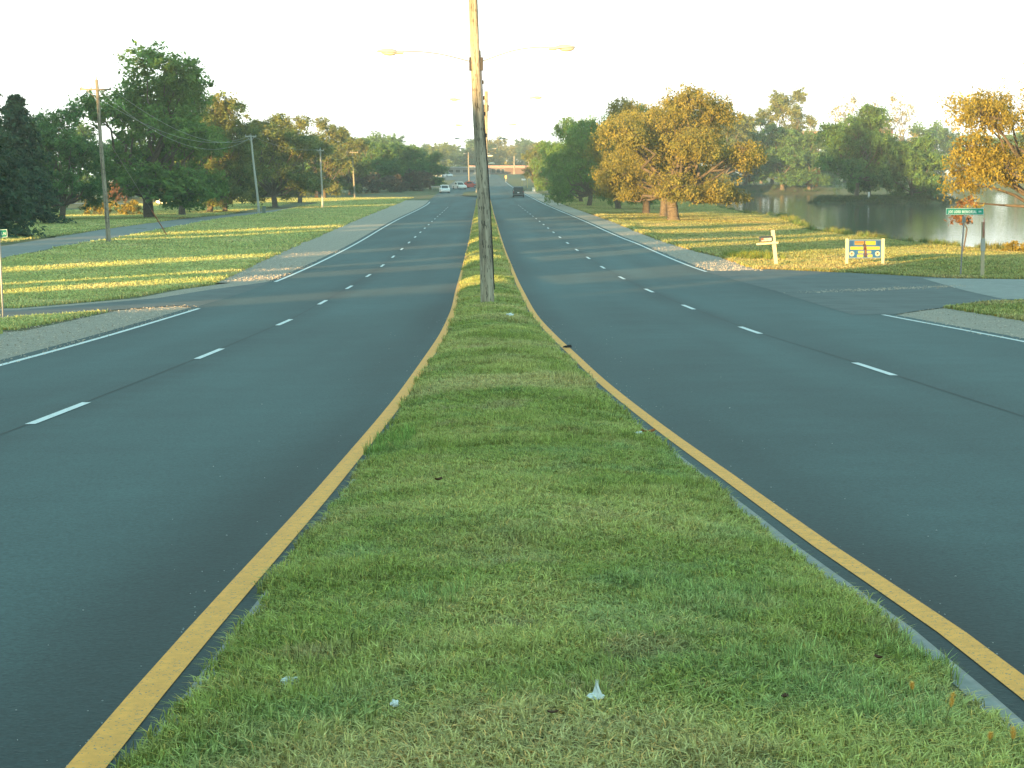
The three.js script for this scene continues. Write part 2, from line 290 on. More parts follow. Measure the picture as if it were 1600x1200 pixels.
// median: low kerbs sunk in the new asphalt and a mound of turf
const kin = (d) => yellowL(d) + 0.115 + lerp(0.105, 0.06, smooth(10, 30, d)), kinR = (d) => yellowR(d) - 0.115 - 0.12;
const kerbProfile = (t, d) => (t < 0.02 || t > 0.98 ? -0.06 : 0) + 0.012 * (vnoise(d * 1.3, 3, 7) - 0.5);
struct('median_kerb', strip((d) => kin(d), (d) => kin(d) + 0.15, 0.03, -20, 345, 1.2, 4, (t, d) => (t === 0 ? -0.1 : 0) + 0.012 * (vnoise(d * 1.3, 3, 7) - 0.5)), M.concrete);
struct('median_kerb', strip((d) => kinR(d) - 0.15, (d) => kinR(d), 0.03, -20, 345, 1.2, 4, (t, d) => (t === 1 ? -0.1 : 0) + 0.012 * (vnoise(d * 1.3, 9, 7) - 0.5)), M.concrete);
const medL = (d) => kin(d) + 0.12, medR = (d) => kinR(d) - 0.12;
const medBulge = (t, d, x) => { const s = Math.sin(Math.PI * clamp(t)); return 0.13 * Math.pow(s, 0.7) + 0.05 * s * (fbm(x * 1.1, d * 0.8, 33, 3) - 0.5) * 2; };
struct('median', strip(medL, medR, 0.02, -20, 345, 0.6, 14, medBulge), M.soil);
const medY = (x, d) => { const a = medL(d), b = medR(d); return roadYs(d) + 0.02 + medBulge((x - a) / (b - a), d, x); };
struct('median', patch([[-8.6, 372], [-7.6, 366], [-6, 364], [-5.2, 372], [-5.6, 408], [-7.2, 416], [-9, 405]], 0.13, 0.3), M.soil);
// shoulders, aprons and side roads
struct('gravel_shoulder', strip((d) => lawnL(d) - 0.15, (d) => edgeL(d) - 0.2, -0.012, 78, 334, 0.35, 3), M.gravel);
struct('gravel_shoulder', patch([[-11.2, -20], [-11.2, 20], [-10.6, 36], [-10.45, 43.4], [-10.75, 48.3], [-11.1, 52.5], [-11.0, 53.8], [-9.1, 59.5], [-8.4, 57.6], [-8.0, 40], [-7.8, 20], [-7.7, -20]], -0.012, 0.35), M.gravel);
struct('gravel_shoulder', strip((d) => edgeR(d) + 0.2, (d) => lawnR(d) + 0.15, -0.012, 91, 420, 0.35, 3), M.gravel);
struct('gravel_shoulder', patch([[9.2, 52.6], [10.6, 55.5], [12.3, 58.8], [12.0, 53.5], [12.2, 49.5], [12.6, 40], [13, 10], [13, -20], [10.2, -20], [9.8, 10], [9.5, 40]], -0.012, 0.35), M.gravel);
struct('driveway', patch([[-26, 46], [-18, 48.4], [-12.4, 49.6], [-11.4, 53.3], [-9.2, 58.6], [-8.5, 57.5], [-8.6, 70], [-8.85, 79], [-10.0, 71], [-10.6, 64], [-12.9, 55.6], [-18, 52.6], [-26, 50]], 0.004, 0.25), M.asphaltOld);
struct('driveway_edge', patch([[-26, 50], [-18, 52.6], [-12.9, 55.6], [-10.6, 64], [-10.0, 71], [-8.85, 79], [-10.0, 79], [-11.0, 71], [-11.2, 64], [-13.1, 56.9], [-18, 53.8], [-26, 51.2]], 0.001, 0.35), M.gravel);
struct('side_road', patch([[8.4, 52.8], [9.5, 53.0], [10.6, 55.5], [12.3, 58.8], [13.3, 61.4], [15.2, 63.2], [20, 63.4], [40, 60], [40, 82], [19.3, 81.2], [17.0, 82.0], [14.3, 87.6], [11.0, 93.0], [8.1, 90.4], [8.6, 70]], 0.004, 0.25), M.asphaltOld);
struct('concrete_apron', patch([[15.7, 82.0], [17.0, 81.85], [19.3, 81.0], [40, 81.8], [40, 64], [20, 63.5], [14.5, 63.2], [14.8, 69.7]], 0.009, 0.3), M.concrete);
struct('park_road', patch([[-27.5, 60], [-25.3, 106], [-25.9, 120], [-26.3, 135], [-26.9, 155], [-27.6, 185], [-27.6, 220], [-27.5, 240], [-25.2, 262], [-23.5, 290], [-22.6, 316], [-25.6, 318], [-27.6, 290], [-28.6, 262], [-30.6, 236], [-31.2, 204], [-31.5, 178], [-31.2, 158], [-30.6, 139], [-29.8, 123], [-31.5, 60]], 0.012, 0.25, (x, d) => ground(x, -d)), M.asphaltPale);
struct('back_street', patch([[-130, 292], [-95, 300], [-60, 306], [-42, 300], [-42, 306], [-60, 313], [-95, 308], [-130, 300]], 0.03, 0.25, (x, d) => ground(x, -d)), M.concrete);
struct('cross_street', patch([[-60, 560], [-30, 590], [-14, 600], [-14, 690], [-40, 700], [-90, 640]], 0.02, 0.1), M.asphaltOld);

// ------------------------------------------------------------------ trees
const leafMat = new THREE.MeshPhysicalMaterial({ vertexColors: true, roughness: 0.85, transmission: 0.42, thickness: 0, specularIntensity: 0.3, side: THREE.DoubleSide });
const PAL = { // base colours of leaves
  green: [[0.118, 0.235, 0.050], [0.185, 0.300, 0.068]], deep: [[0.085, 0.185, 0.050], [0.135, 0.245, 0.064]],
  blue: [[0.042, 0.095, 0.046], [0.075, 0.130, 0.056]], olive: [[0.200, 0.205, 0.046], [0.340, 0.285, 0.060]],
  gold: [[0.25, 0.215, 0.040], [0.37, 0.30, 0.050]], rust: [[0.18, 0.095, 0.04], [0.28, 0.14, 0.05]], wine: [[0.105, 0.080, 0.055], [0.15, 0.10, 0.06]], mixed: [[0.135, 0.200, 0.055], [0.235, 0.235, 0.062]],
};
function leafy(T, c, rad, n, size, pal, out, droop, shadeVar) { // one clump of leaves
  const base = mixc(pal[0], pal[1], rnd()), tone = rr(1 - shadeVar, 1 + shadeVar);
  for (let i = 0; i < n; i++) {
    const px = c[0] + gauss() * rad * 0.62, py = c[1] + gauss() * rad * 0.5 - droop * rnd() * rad, pz = c[2] + gauss() * rad * 0.62;
    let nx = gauss() + out[0] * 0.7, ny = gauss() + 0.5 + out[1] * 0.5, nz = gauss() + out[2] * 0.7; const l = Math.hypot(nx, ny, nz) || 1; nx /= l; ny /= l; nz /= l;
    let ax = gauss(), ay = gauss() - droop * 1.5, az = gauss(); const dt = ax * nx + ay * ny + az * nz; ax -= dt * nx; ay -= dt * ny; az -= dt * nz; const al = Math.hypot(ax, ay, az) || 1; ax /= al; ay /= al; az /= al;
    const bx = ny * az - nz * ay, by = nz * ax - nx * az, bz = nx * ay - ny * ax, s = size * rr(0.6, 1.35), w = s * rr(0.34, 0.52), f = s * 0.12;
    const A = [px - ax * s, py - ay * s, pz - az * s], B = [px + bx * w + nx * f, py + by * w + ny * f, pz + bz * w + nz * f], C = [px + ax * s, py + ay * s, pz + az * s], D = [px - bx * w + nx * f, py - by * w + ny * f, pz - bz * w + nz * f];
    const k = mul(base, tone * rr(0.75, 1.25));
    T.tri(A, B, C, null, k); T.tri(A, C, D, null, k);
  }
}
function limb(gs, a, b, r0, r1, bend = 0.12, n = 3) { // a bent tapering limb in n pieces
  const L = a.distanceTo(b); let p = a;
  for (let i = 1; i <= n; i++) { const t = i / n, q = a.clone().lerp(b, t); if (i < n) q.add(V(gauss(), gauss() * 0.6, gauss()).multiplyScalar(L * bend * 0.5)); gs.push(tube(p, q, lerp(r0, r1, (i - 1) / n), lerp(r0, r1, t), 7)); p = q; }
}
function protoTree(kind, h, w, o) { // returns { trunk, crown } geometries, base at the origin
  const T = new Tri(), gs = [], R = w / 2, pal = PAL[o.pal], tips = [];
  if (kind === 'spruce') {
    gs.push(tube(V(0, -0.2, 0), V(0, h * 0.97, 0), 0.2, 0.03, 7));
    for (let y = h * 0.07; y < h * 0.985; y += h * 0.018) {
      const t = 1 - y / h, n = Math.ceil(4 + 7 * t), r = R * Math.pow(t, 0.62) * rr(0.8, 1.1);
      for (let k = 0; k < n; k++) {
        const a = rr(0, 6.283), rl = r * rr(0.6, 1.12), dx = Math.cos(a), dz = Math.sin(a);
        for (let s = 0.25; s <= 1; s += 0.16) leafy(T, [dx * rl * s, y - rl * 0.32 * s * s, dz * rl * s], 0.30, o.n ?? 9, o.leaf, pal, [dx, 0.3, dz], 0.5, 0.25);
      }
    }
  } else {
    const bole = h * (o.bole ?? 0.2), rT = o.rT ?? h * 0.024, lean = V(rr(-0.3, 0.3), 0, rr(-0.3, 0.3)), top = V(lean.x, bole, lean.z);
    gs.push(tube(V(0, -0.25, 0), V(lean.x * 0.3, bole * 0.18, lean.z * 0.3), rT * 1.5, rT * 1.08, 9));
    limb(gs, V(lean.x * 0.3, bole * 0.18, lean.z * 0.3), top, rT * 1.08, rT * 0.92, 0.05, 2);
    const lobes = o.lobes ? o.lobes(h, R) : [];
    for (const l of lobes) {
      const tip = V(l[0], l[1], l[2]); limb(gs, top, tip, rT * 0.46, rT * 0.08, 0.22, 4);
      const vol = l[3] * l[4] * l[5], nC = Math.max(6, Math.round((o.clumps ?? 5) * Math.pow(vol, 0.70)));
      for (let i = 0; i < nC; i++) {
        let dx = gauss(), dy = gauss(), dz = gauss(); const m = Math.hypot(dx, dy, dz) || 1, q = Math.pow(rnd(), 0.42) * rr(0.82, 1.06); dx /= m; dy /= m; dz /= m;
        if (dy < -0.55 && rnd() < 0.6) dy = -dy;
        const c = [l[0] + dx * q * l[3], Math.max(o.floor ?? bole * 0.6, l[1] + dy * q * l[4]), l[2] + dz * q * l[5]];
        if (rnd() < (o.twigs ?? 0.16)) gs.push(tube(V(lerp(l[0], c[0], 0.15), lerp(l[1], c[1], 0.15), lerp(l[2], c[2], 0.15)), V(...c), rT * 0.13, 0.012, 4));
        leafy(T, c, (o.rad ?? 0.62) * rr(0.7, 1.35), o.n ?? 34, o.leaf, pal, [dx, dy, dz], o.droop ?? 0.25, o.vary ?? 0.28);
      }
    }
  }
  return { trunk: flat(gs), crown: T.geo() };
}
const dome = (n, spread, lo, hi, sz, flatness = 0.8) => (h, R) => { // lobes over a round crown
  const out = [[0, h * lerp(lo, hi, 0.55), 0, R * 0.62, h * (hi - lo) * 0.44, R * 0.62]];
  for (let i = 0; i < n; i++) {
    const a = (i / n) * 6.283 * 2.4 + rr(-0.3, 0.3), t = (i + 0.5) / n, y = lerp(lo, hi, t), prof = Math.sqrt(Math.max(0.03, 1 - Math.pow((y - lerp(lo, hi, 0.44)) / ((hi - lo) * 0.60), 2))), r = R * spread * prof * rr(0.8, 1.05), s = R * sz * rr(0.75, 1.25);
    out.push([Math.cos(a) * r, h * y - s * flatness * 0.2, Math.sin(a) * r, s, s * flatness, s]);
  }
  return out;
};
const KINDS = {
  oak: () => protoTree('oak', 13, 10, { pal: 'green', leaf: 0.18, n: 30, clumps: 9.5, lobes: dome(24, 0.80, 0.13, 0.94, 0.36), bole: 0.13, rT: 0.36, floor: 1.2 }),
  oakB: () => protoTree('oak', 13, 10, { pal: 'deep', leaf: 0.18, n: 30, clumps: 9.5, lobes: dome(20, 0.78, 0.13, 0.93, 0.40), bole: 0.13, rT: 0.34, floor: 1.2 }),
  oakC: () => protoTree('oak', 13, 10, { pal: 'mixed', leaf: 0.17, n: 34, clumps: 9.5, lobes: dome(26, 0.82, 0.12, 0.95, 0.33), bole: 0.13, rT: 0.32, floor: 1.1 }),
  spread: () => protoTree('spread', 12.4, 14.5, { pal: 'olive', leaf: 0.125, n: 36, clumps: 12.5, rad: 0.58, droop: 0.75, lobes: dome(32, 0.86, 0.15, 0.95, 0.27, 0.75), bole: 0.19, rT: 0.46, floor: 2.5, twigs: 0.25, vary: 0.2 }),
  spreadB: () => protoTree('spread', 12.4, 14.5, { pal: 'green', leaf: 0.16, n: 26, clumps: 9.5, rad: 0.6, droop: 0.7, lobes: dome(28, 0.86, 0.13, 0.95, 0.29, 0.75), bole: 0.14, rT: 0.38, floor: 1.0, vary: 0.2 }),
  tall: () => protoTree('tall', 13, 8, { pal: 'mixed', leaf: 0.18, n: 32, clumps: 9.5, lobes: dome(20, 0.76, 0.1, 0.96, 0.36), bole: 0.13, rT: 0.26 }),
  poplar: () => protoTree('poplar', 23, 8.4, { pal: 'mixed', leaf: 0.24, n: 28, clumps: 7, rad: 0.8, lobes: dome(22, 0.8, 0.15, 0.95, 0.36, 1.0), bole: 0.22, rT: 0.4, vary: 0.35 }),
  sparse: () => protoTree('sparse', 25, 12, { pal: 'gold', leaf: 0.26, n: 11, clumps: 2.4, rad: 0.9, lobes: dome(16, 0.8, 0.28, 0.97, 0.3, 1.1), bole: 0.25, rT: 0.35, twigs: 0.5 }),
  willow: () => protoTree('willow', 15, 13, { pal: 'deep', leaf: 0.22, n: 30, clumps: 9, rad: 0.75, droop: 0.35, lobes: dome(24, 0.84, 0.2, 0.93, 0.30, 1.05), bole: 0.2, rT: 0.36, vary: 0.35 }),
  bushy: () => protoTree('bushy', 10, 12, { pal: 'deep', leaf: 0.24, n: 28, clumps: 8, rad: 0.75, lobes: dome(17, 0.74, 0.08, 0.93, 0.34, 0.9), bole: 0.1, rT: 0.22, floor: 0.3, vary: 0.3 }),
  low: () => protoTree('low', 4.5, 6, { pal: 'rust', leaf: 0.17, n: 26, clumps: 9, rad: 0.5, lobes: dome(10, 0.7, 0.2, 0.9, 0.36, 0.8), bole: 0.2, rT: 0.11 }),
  wine: () => protoTree('low', 4.5, 8, { pal: 'wine', leaf: 0.18, n: 26, clumps: 9, rad: 0.55, lobes: dome(12, 0.72, 0.12, 0.9, 0.34, 0.7), bole: 0.14, rT: 0.11, floor: 0.2 }),
  bush: () => protoTree('bush', 1.9, 3.6, { pal: 'gold', leaf: 0.13, n: 22, clumps: 22, rad: 0.3, lobes: dome(8, 0.7, 0.1, 0.85, 0.36, 0.6), bole: 0.1, rT: 0.05, floor: 0.06 }),
  yellow: () => protoTree('yellow', 13.9, 14, { pal: 'gold', leaf: 0.10, n: 38, clumps: 12.5, rad: 0.55, droop: 0.55, lobes: (h, R) => [...dome(32, 0.84, 0.38, 0.92, 0.27, 0.75)(h, R), [-6.2, 5.6, 0.5, 1.3, 1.0, 1.4], [-5.8, 7.6, 0.8, 1.5, 1.3, 1.5], [-4.4, 9.6, 0.4, 1.6, 1.1, 1.4], [-5.6, 4.4, 0, 0.9, 0.6, 0.9]], bole: 0.26, rT: 0.34, floor: 3.9, twigs: 0.4, vary: 0.3 }),
  sapling: () => protoTree('sapling', 3.1, 2.2, { pal: 'rust', leaf: 0.10, n: 18, clumps: 18, rad: 0.26, droop: 0.6, lobes: (h, R) => [[0, 2.6, 0, 0.55, 0.5, 0.55], [-0.5, 1.75, 0.1, 0.55, 0.3, 0.5], [0.5, 1.75, -0.1, 0.55, 0.3, 0.5], [0, 1.9, 0.4, 0.45, 0.35, 0.4]], bole: 0.42, rT: 0.035, floor: 1.15, twigs: 0.5 }),
  far: () => protoTree('far', 13, 10, { pal: 'deep', leaf: 0.30, n: 16, clumps: 6.0, rad: 0.7, twigs: 0.05, lobes: dome(18, 0.8, 0.11, 0.94, 0.38), bole: 0.12, rT: 0.3, floor: 0.8 }),
  thicket: () => protoTree('thicket', 10, 12, { pal: 'deep', leaf: 0.62, n: 9, clumps: 5.5, rad: 0.85, twigs: 0, lobes: dome(18, 0.78, 0.06, 0.95, 0.36, 0.9), bole: 0.08, rT: 0.2, floor: 0.2 }),
  spruce: () => protoTree('spruce', 11, 7.2, { pal: 'blue', leaf: 0.17, n: 8 }),
};
const MADE = {};
const NTH = ['first', 'second', 'third', 'fourth', 'fifth', 'sixth', 'seventh', 'eighth', 'ninth', 'tenth', 'eleventh', 'twelfth', 'thirteenth', 'fourteenth', 'fifteenth', 'sixteenth'];
const leftToRight = (list) => [...list].sort((a, b) => a[1] / a[2] - b[1] / b[2]);
const SIZE = { oak: [13, 10], oakB: [13, 10], oakC: [13, 10], spread: [12.4, 14.5], spreadB: [12.4, 14.5], tall: [13, 8], poplar: [23, 8.4], sparse: [25, 12], willow: [15, 13], bushy: [10, 12], low: [4.5, 6], wine: [4.5, 8], bush: [1.9, 3.6], yellow: [13.9, 14], sapling: [3.1, 2.2], spruce: [11, 7.2], far: [13, 10], thicket: [10, 12] };
const TREENAME = { spruce: 'spruce_tree', bush: 'shrub', wine: 'shrub', low: 'small_tree', sapling: 'young_tree', poplar: 'poplar_tree', bushy: 'bushy_tree', willow: 'leafy_tree', sparse: 'sparse_tree', yellow: 'yellow_tree' };
function tree(kind, x, d, h, w, label, category, group, turn, sink = 0.1) {
  MADE[kind] ??= KINDS[kind]();
  const y = ground(x, -d), o = thing(TREENAME[kind] ?? 'broadleaf_tree', label, category ?? 'tree', [x, y - sink, -d], turn ?? rr(0, 6.28), group), [H0, W0] = SIZE[kind];
  part(kind === 'bush' || kind === 'wine' ? 'stem' : 'trunk', MADE[kind].trunk, M.bark, o); part(kind === 'bush' || kind === 'wine' ? 'foliage' : 'crown', MADE[kind].crown, leafMat, o);
  o.scale.set(w / W0, h / H0, w / W0); return o;
}
// left of the road
tree('spruce', -35.8, 144, 11.8, 10.5, 'dark green spruce cut by the left edge of the photo', 'tree');
tree('spruce', -41.6, 181, 11.2, 9.8, 'dark spruce with low boughs right behind the tree at the left edge', 'tree');
tree('oakB', -41.5, 198, 11, 8.4, 'round dark green tree with bare trunk between the spruces and the big left tree', 'tree');
tree('oak', -34.9, 207, 16.4, 14.2, 'tallest and widest green tree left of the road, behind the first power pole', 'tree', null, 0.4);
tree('oak', -34.6, 226, 13.6, 10, 'green tree with a thick trunk just right of the tallest left tree', 'tree', null, 2.2);
tree('oakC', -34.6, 246, 13.9, 11, 'green tree on the left of two close dark trunks by the park road', 'tree', null, 1.1);
tree('oakC', -32.9, 247, 12.4, 8.8, 'green tree on the right of two close dark trunks by the park road', 'tree', null, 4.1);
tree('oakC', -30.2, 275, 12.3, 11.4, 'dull green tree with gold tips between the second and third power poles', 'tree', null, 3.0);
tree('tall', -30.6, 310, 12.6, 9.6, 'slender green and gold tree left of the third power pole', 'tree');
tree('tall', -30.6, 352, 13.2, 9, 'tall gold topped tree between the third and fourth power poles', 'tree');
tree('tall', -28.9, 384, 11.3, 8, 'narrow gold topped tree right behind the fourth power pole', 'tree');
tree('low', -33.3, 365, 4.8, 6.8, 'low rust orange tree left of the third power pole at lawn end', 'tree');
tree('wine', -28.3, 400, 4.0, 9.6, 'wide dull red low tree right of the fourth power pole', 'shrub');
tree('wine', -18.3, 425, 4.2, 8.9, 'dark purple bush at the right end of the left tree line', 'shrub');
tree('wine', -23.1, 408, 3.4, 6.6, 'small dull purple bush in the middle of the left tree line', 'shrub');
tree('oakB', -26.2, 420, 10.5, 9.4, 'bluish green tree behind the wide dull red low tree', 'tree');
tree('oakB', -21.5, 432, 9.8, 10.9, 'broad bluish green tree above the dark purple bush', 'tree');
tree('oakB', -17.0, 446, 8.0, 7.9, 'last dark tree of the left tree line, next to the far traffic', 'tree');
tree('bush', -44.6, 231, 2.0, 3.9, 'sunlit yellow shrub left of the first power pole', 'shrub');
tree('bush', -41.0, 231, 1.8, 3.6, 'sunlit yellow shrub right of the first power pole', 'shrub');
tree('low', -53.2, 289, 4.0, 2.9, 'small orange tree far behind the sunlit yellow shrubs', 'tree');
const backs = [['far', -72.6, 330, 11, 9], ['far', -68.8, 340, 12, 9.2], ['far', -62.5, 350, 10.7, 10.5], ['far', -49.1, 335, 9.4, 10], ['far', -41.5, 345, 9.8, 9.2], ['far', -39.6, 380, 10.5, 10.2], ['far', -55, 342, 9, 9], ['far', -35, 392, 9.6, 9], ['far', -82, 338, 12, 11]];
leftToRight(backs).forEach(([k, x, d, h, w], i) => tree(k, x, d, h, w, `${NTH[i]} from the left of the dim trees behind the street at the left`, 'tree', 'trees behind the back street'));
// right of the road
tree('spread', 15.6, 207, 12.7, 17, 'wide golden tree with sunlit trunk, nearest of the right row', 'tree', null, 0.7);
tree('spread', 15.9, 226, 12.5, 12.2, 'golden green tree whose trunk stands just left of the sunlit one', 'tree', null, 2.9);
tree('spread', 15.0, 241, 12.9, 12.8, 'golden green tree with the dark trunk third from the sunlit one', 'tree', null, 5.0);
tree('spreadB', 13.4, 270, 13.4, 13.8, 'fourth tree of the right row, green with a short dark trunk', 'tree', null, 1.4);
tree('spreadB', 10.4, 292, 12.4, 12, 'fifth tree of the right row, green, right of two close trunks', 'tree', null, 3.6);
tree('spreadB', 10.4, 322, 11.4, 10.6, 'sixth tree of the right row, green, sloping down to the road', 'tree', null, 0.2);
tree('spreadB', 9.1, 360, 10.5, 9.2, 'seventh tree of the right row, green, above the dark car', 'tree', null, 2.0);
tree('spreadB', 7.4, 402, 10.0, 7.6, 'far green tree at the road end of the right row', 'tree', null, 4.4);
tree('tall', 5.0, 446, 9.9, 6.8, 'far gold tinged tree behind the wooden pole at the road end', 'tree');
tree('oakC', 47.3, 486, 20.6, 16.5, 'big olive tree with pale trunk across the pond behind the golden tree', 'tree');
tree('oakB', 55.0, 508, 16.4, 15, 'green tree with a forked dark trunk on the far bank', 'tree');
tree('poplar', 62.9, 521, 23.4, 9.6, 'tall left poplar with gold clumps on the far bank', 'tree', null, 0.5);
tree('poplar', 68.3, 521, 24, 10.2, 'tall right poplar with gold clumps on the far bank', 'tree', null, 2.5);
tree('oakB', 63.5, 505, 15.5, 14, 'green tree on an ivy covered trunk below the poplars', 'tree');
tree('oakB', 70, 507, 14, 12, 'small green tree right of the ivy covered trunk on the far bank', 'tree');
tree('low', 70.8, 507, 4.6, 4.0, 'tiny orange tree on the far bank right of the poplars', 'tree');
tree('low', 58.2, 517, 5.2, 7.7, 'low rusty tree on the far bank left of the poplars', 'tree');
tree('sparse', 92.7, 600, 25, 12.5, 'thin see through gold tree left of the island tree top', 'tree', null, 1);
tree('sparse', 102.4, 612, 23.6, 11, 'thin see through gold tree straight above the island tree', 'tree', null, 2.6);
tree('sparse', 107.9, 600, 25.4, 12.5, 'thin see through gold tree right of the island tree top', 'tree', null, 4.2);
tree('willow', 55.9, 349, 15.4, 13.6, 'tall green tree standing on the left half of the island', 'tree', null, 0.9);
tree('willow', 58.6, 353, 13.0, 9.5, 'second trunk and crown close behind the tall island tree', 'tree', null, 3.3);
tree('bushy', 65.4, 351, 10.5, 12.2, 'round low hanging green tree on the right end of the island', 'tree', null, 1.9);
leftToRight([['far', 121.8, 640, 17.4, 13.4], ['far', 131.4, 660, 18.3, 12], ['far', 133.2, 640, 14.2, 13.4], ['far', 136.4, 620, 14.3, 14.8], ['far', 143.2, 612, 15.3, 16.4], ['far', 103.5, 592, 11.5, 12.3], ['far', 87.7, 592, 11.5, 10.6], ['far', 150, 640, 15, 16], ['far', 78, 585, 13, 14], ['far', 66, 570, 14, 14], ['far', 56, 575, 14, 14], ['far', 84, 560, 12, 13], ['far', 94, 575, 13, 14], ['far', 44, 560, 14, 14], ['far', 112, 628, 13, 12]]).forEach(([k, x, d, h, w], i) =>
  tree(k, x, d, h, w, `${NTH[i]} from the left of the dim distant trees beyond the pond`, 'tree', 'trees beyond the pond'));
tree('yellow', 34.2, 134, 14.2, 14.4, 'golden yellow tree reaching in at the right edge over the pond', 'tree', null, 0);
tree('sapling', 26.4, 126, 3.7, 2.9, 'young tree with drooping rust red leaves behind the street name sign', 'tree');
tree('bush', 30.5, 130, 0.9, 1.9, 'low green and yellow bush on the shore right of the stop sign', 'shrub');
// behind and beside the camera: the trees whose shade lies over the road, the gaps between them let the low sun through
const sc = Math.cos(SUN_AZ), ss = Math.sin(SUN_AZ);
const grove = [ // place across the sunlight, place along it, height, width
  [20, 30, 9, 10], [11, 26, 8.4, 10], [3, 27, 8.4, 10], [-5, 26, 8.4, 10], [-13, 27, 8, 9], [-20.5, 27, 7.4, 9], [-28.4, 26, 5.0, 7.4],
  [16, 42, 12, 9], [9, 38, 12, 9], [2, 44, 11.5, 9], [-5, 38, 11, 9], [-10.5, 42, 10.4, 9], [-16.0, 38, 11.2, 8.8], [-20.6, 42, 10.4, 6.8], [-24.5, 42, 9.8, 2.7], [-24.4, 30, 9.0, 2.6], [-28.4, 36, 5.6, 7.4],
  [-38.8, 22, 12.6, 7.6], [-38.6, 8, 11.6, 7.4], [-46.4, 20, 12.4, 2.6], [-46.5, 8, 11.4, 2.5], [-53, 20, 12.8, 7.6], [-52.8, 6, 11.8, 7.4],
  [-62.4, 20, 12.4, 6.6], [-62.6, 6, 11.6, 6.4], [-68, 18, 10.8, 7], [-73.5, 20, 11, 7.4], [-71, 4, 10.4, 7.4], [-76.6, 6, 12, 6.2], [-77.2, 20, 11, 5], [-78.7, 20, 17.5, 3], [-78.7, 4, 16, 2.8], [-83.4, 12, 14, 3.4], [-83.4, 0, 14, 3.2],
  [-90.6, -10, 29, 5], [-94, -30, 31, 8], [-101, -50, 30, 9], [-108, -52, 26, 12], [-115, -50, 25, 12], [-122, -52, 24, 11], [-129, -54, 22, 8.6],
  [-91.6, -22, 29, 5], [-97, -42, 31, 9], [-104.5, -60, 28, 10], [-111.5, -62, 25, 12], [-119, -62, 24, 12], [-125.5, -62, 23, 11], [-130, -66, 21, 6.6], [-145, -66, 22, 11], [-150, -58, 26, 14], [-154, -50, 25, 14], [-158, -64, 19, 14],
];
grove.forEach(([q, t, h, w], i) => tree('thicket', q * sc - t * ss, -(q * ss + t * sc), h, w, 'leafy tree of the grove beside and behind the viewpoint', 'tree', 'trees of the grove behind the viewpoint', i * 1.7));
leftToRight([['far', -34, 610, 13, 13], ['far', -42, 640, 15, 14], ['far', -50, 665, 15, 14], ['far', -60, 690, 16, 15], ['far', -28, 590, 10, 11], ['far', -44, 600, 13, 13], ['far', -70, 720, 16, 15], ['far', -36, 655, 14, 13]]).forEach(([k, x, d, h, w], i) => tree(k, x, d, h, w, `${NTH[i]} from the left of the dark trees by the far crossing`, 'tree', 'trees by the far crossing'));
{ // the wood that closes the view at the end of the road
  const im = new THREE.InstancedMesh(MADE.far.crown, leafMat, 150); im.name = 'far_woodland'; im.userData = { label: 'far wood on the rise that closes the view beyond the road end', category: 'woodland', kind: 'stuff' };
  const m = new THREE.Matrix4(), c = new THREE.Color();
  for (let i = 0; i < 150; i++) {
    const d = rr(840, 1250), x = lerp(-150, 75, rnd()) * (d / 1000), g = ground(x, -d), s = rr(0.8, 1.35) * (x > -30 && x < 30 ? 0.95 : 1.15);
    m.compose(V(x, g - 1.5, -d), new THREE.Quaternion().setFromEuler(new THREE.Euler(0, rr(0, 6.28), 0)), V(s * 1.3, s, s * 1.3)); im.setMatrixAt(i, m);
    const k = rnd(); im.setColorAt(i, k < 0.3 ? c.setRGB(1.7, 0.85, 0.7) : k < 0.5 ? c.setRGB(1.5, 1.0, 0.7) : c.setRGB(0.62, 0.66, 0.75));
  }
  im.castShadow = im.receiveShadow = true; scene.add(im);
}
// ------------------------------------------------------------------ grass
const bladeMat = new THREE.MeshPhysicalMaterial({ vertexColors: true, roughness: 0.9, specularIntensity: 0.25, transmission: 0.25, thickness: 0, side: THREE.DoubleSide });
function tuft(n, rad, len, wid, lean) { // bent blades standing close together
  const T = new Tri();
  for (let i = 0; i < n; i++) {
    const a = rr(0, 6.283), r = rad * Math.sqrt(rnd()), x = Math.cos(a) * r, z = Math.sin(a) * r, b = rr(0, 6.283), L = len * rr(0.5, 1.25), ln = lean * rr(0.2, 1.5), dx = Math.cos(b), dz = Math.sin(b), w = wid * rr(0.6, 1.2), wx = -dz * w, wz = dx * w;
    const m = [x + dx * L * 0.32 * ln, L * 0.55, z + dz * L * 0.32 * ln], t = [x + dx * L * ln, L * (1 - 0.3 * ln), z + dz * L * ln], k = rr(0.4, 1.5), dry = rnd() < 0.2, c0 = dry ? [k * 1.75, k * 1.25, k * 1.1] : [k, k, k], c1 = mul(c0, rr(0.95, 1.3));
    const a0 = [x - wx, -0.01, z - wz], a1 = [x + wx, -0.01, z + wz], b0 = [m[0] - wx * 0.8, m[1], m[2] - wz * 0.8], b1 = [m[0] + wx * 0.8, m[1], m[2] + wz * 0.8];
    T.tri(a0, a1, b1, null, c0); T.tri(a0, b1, b0, null, c0); T.tri(b0, b1, t, null, c1);
  }
  return T.geo();
}
const lawnTuft = tuft(22, 0.075, 0.056, 0.0036, 0.9), coarseTuft = tuft(16, 0.16, 0.10, 0.011, 0.8), weedTuft = tuft(22, 0.13, 0.34, 0.007, 0.5);
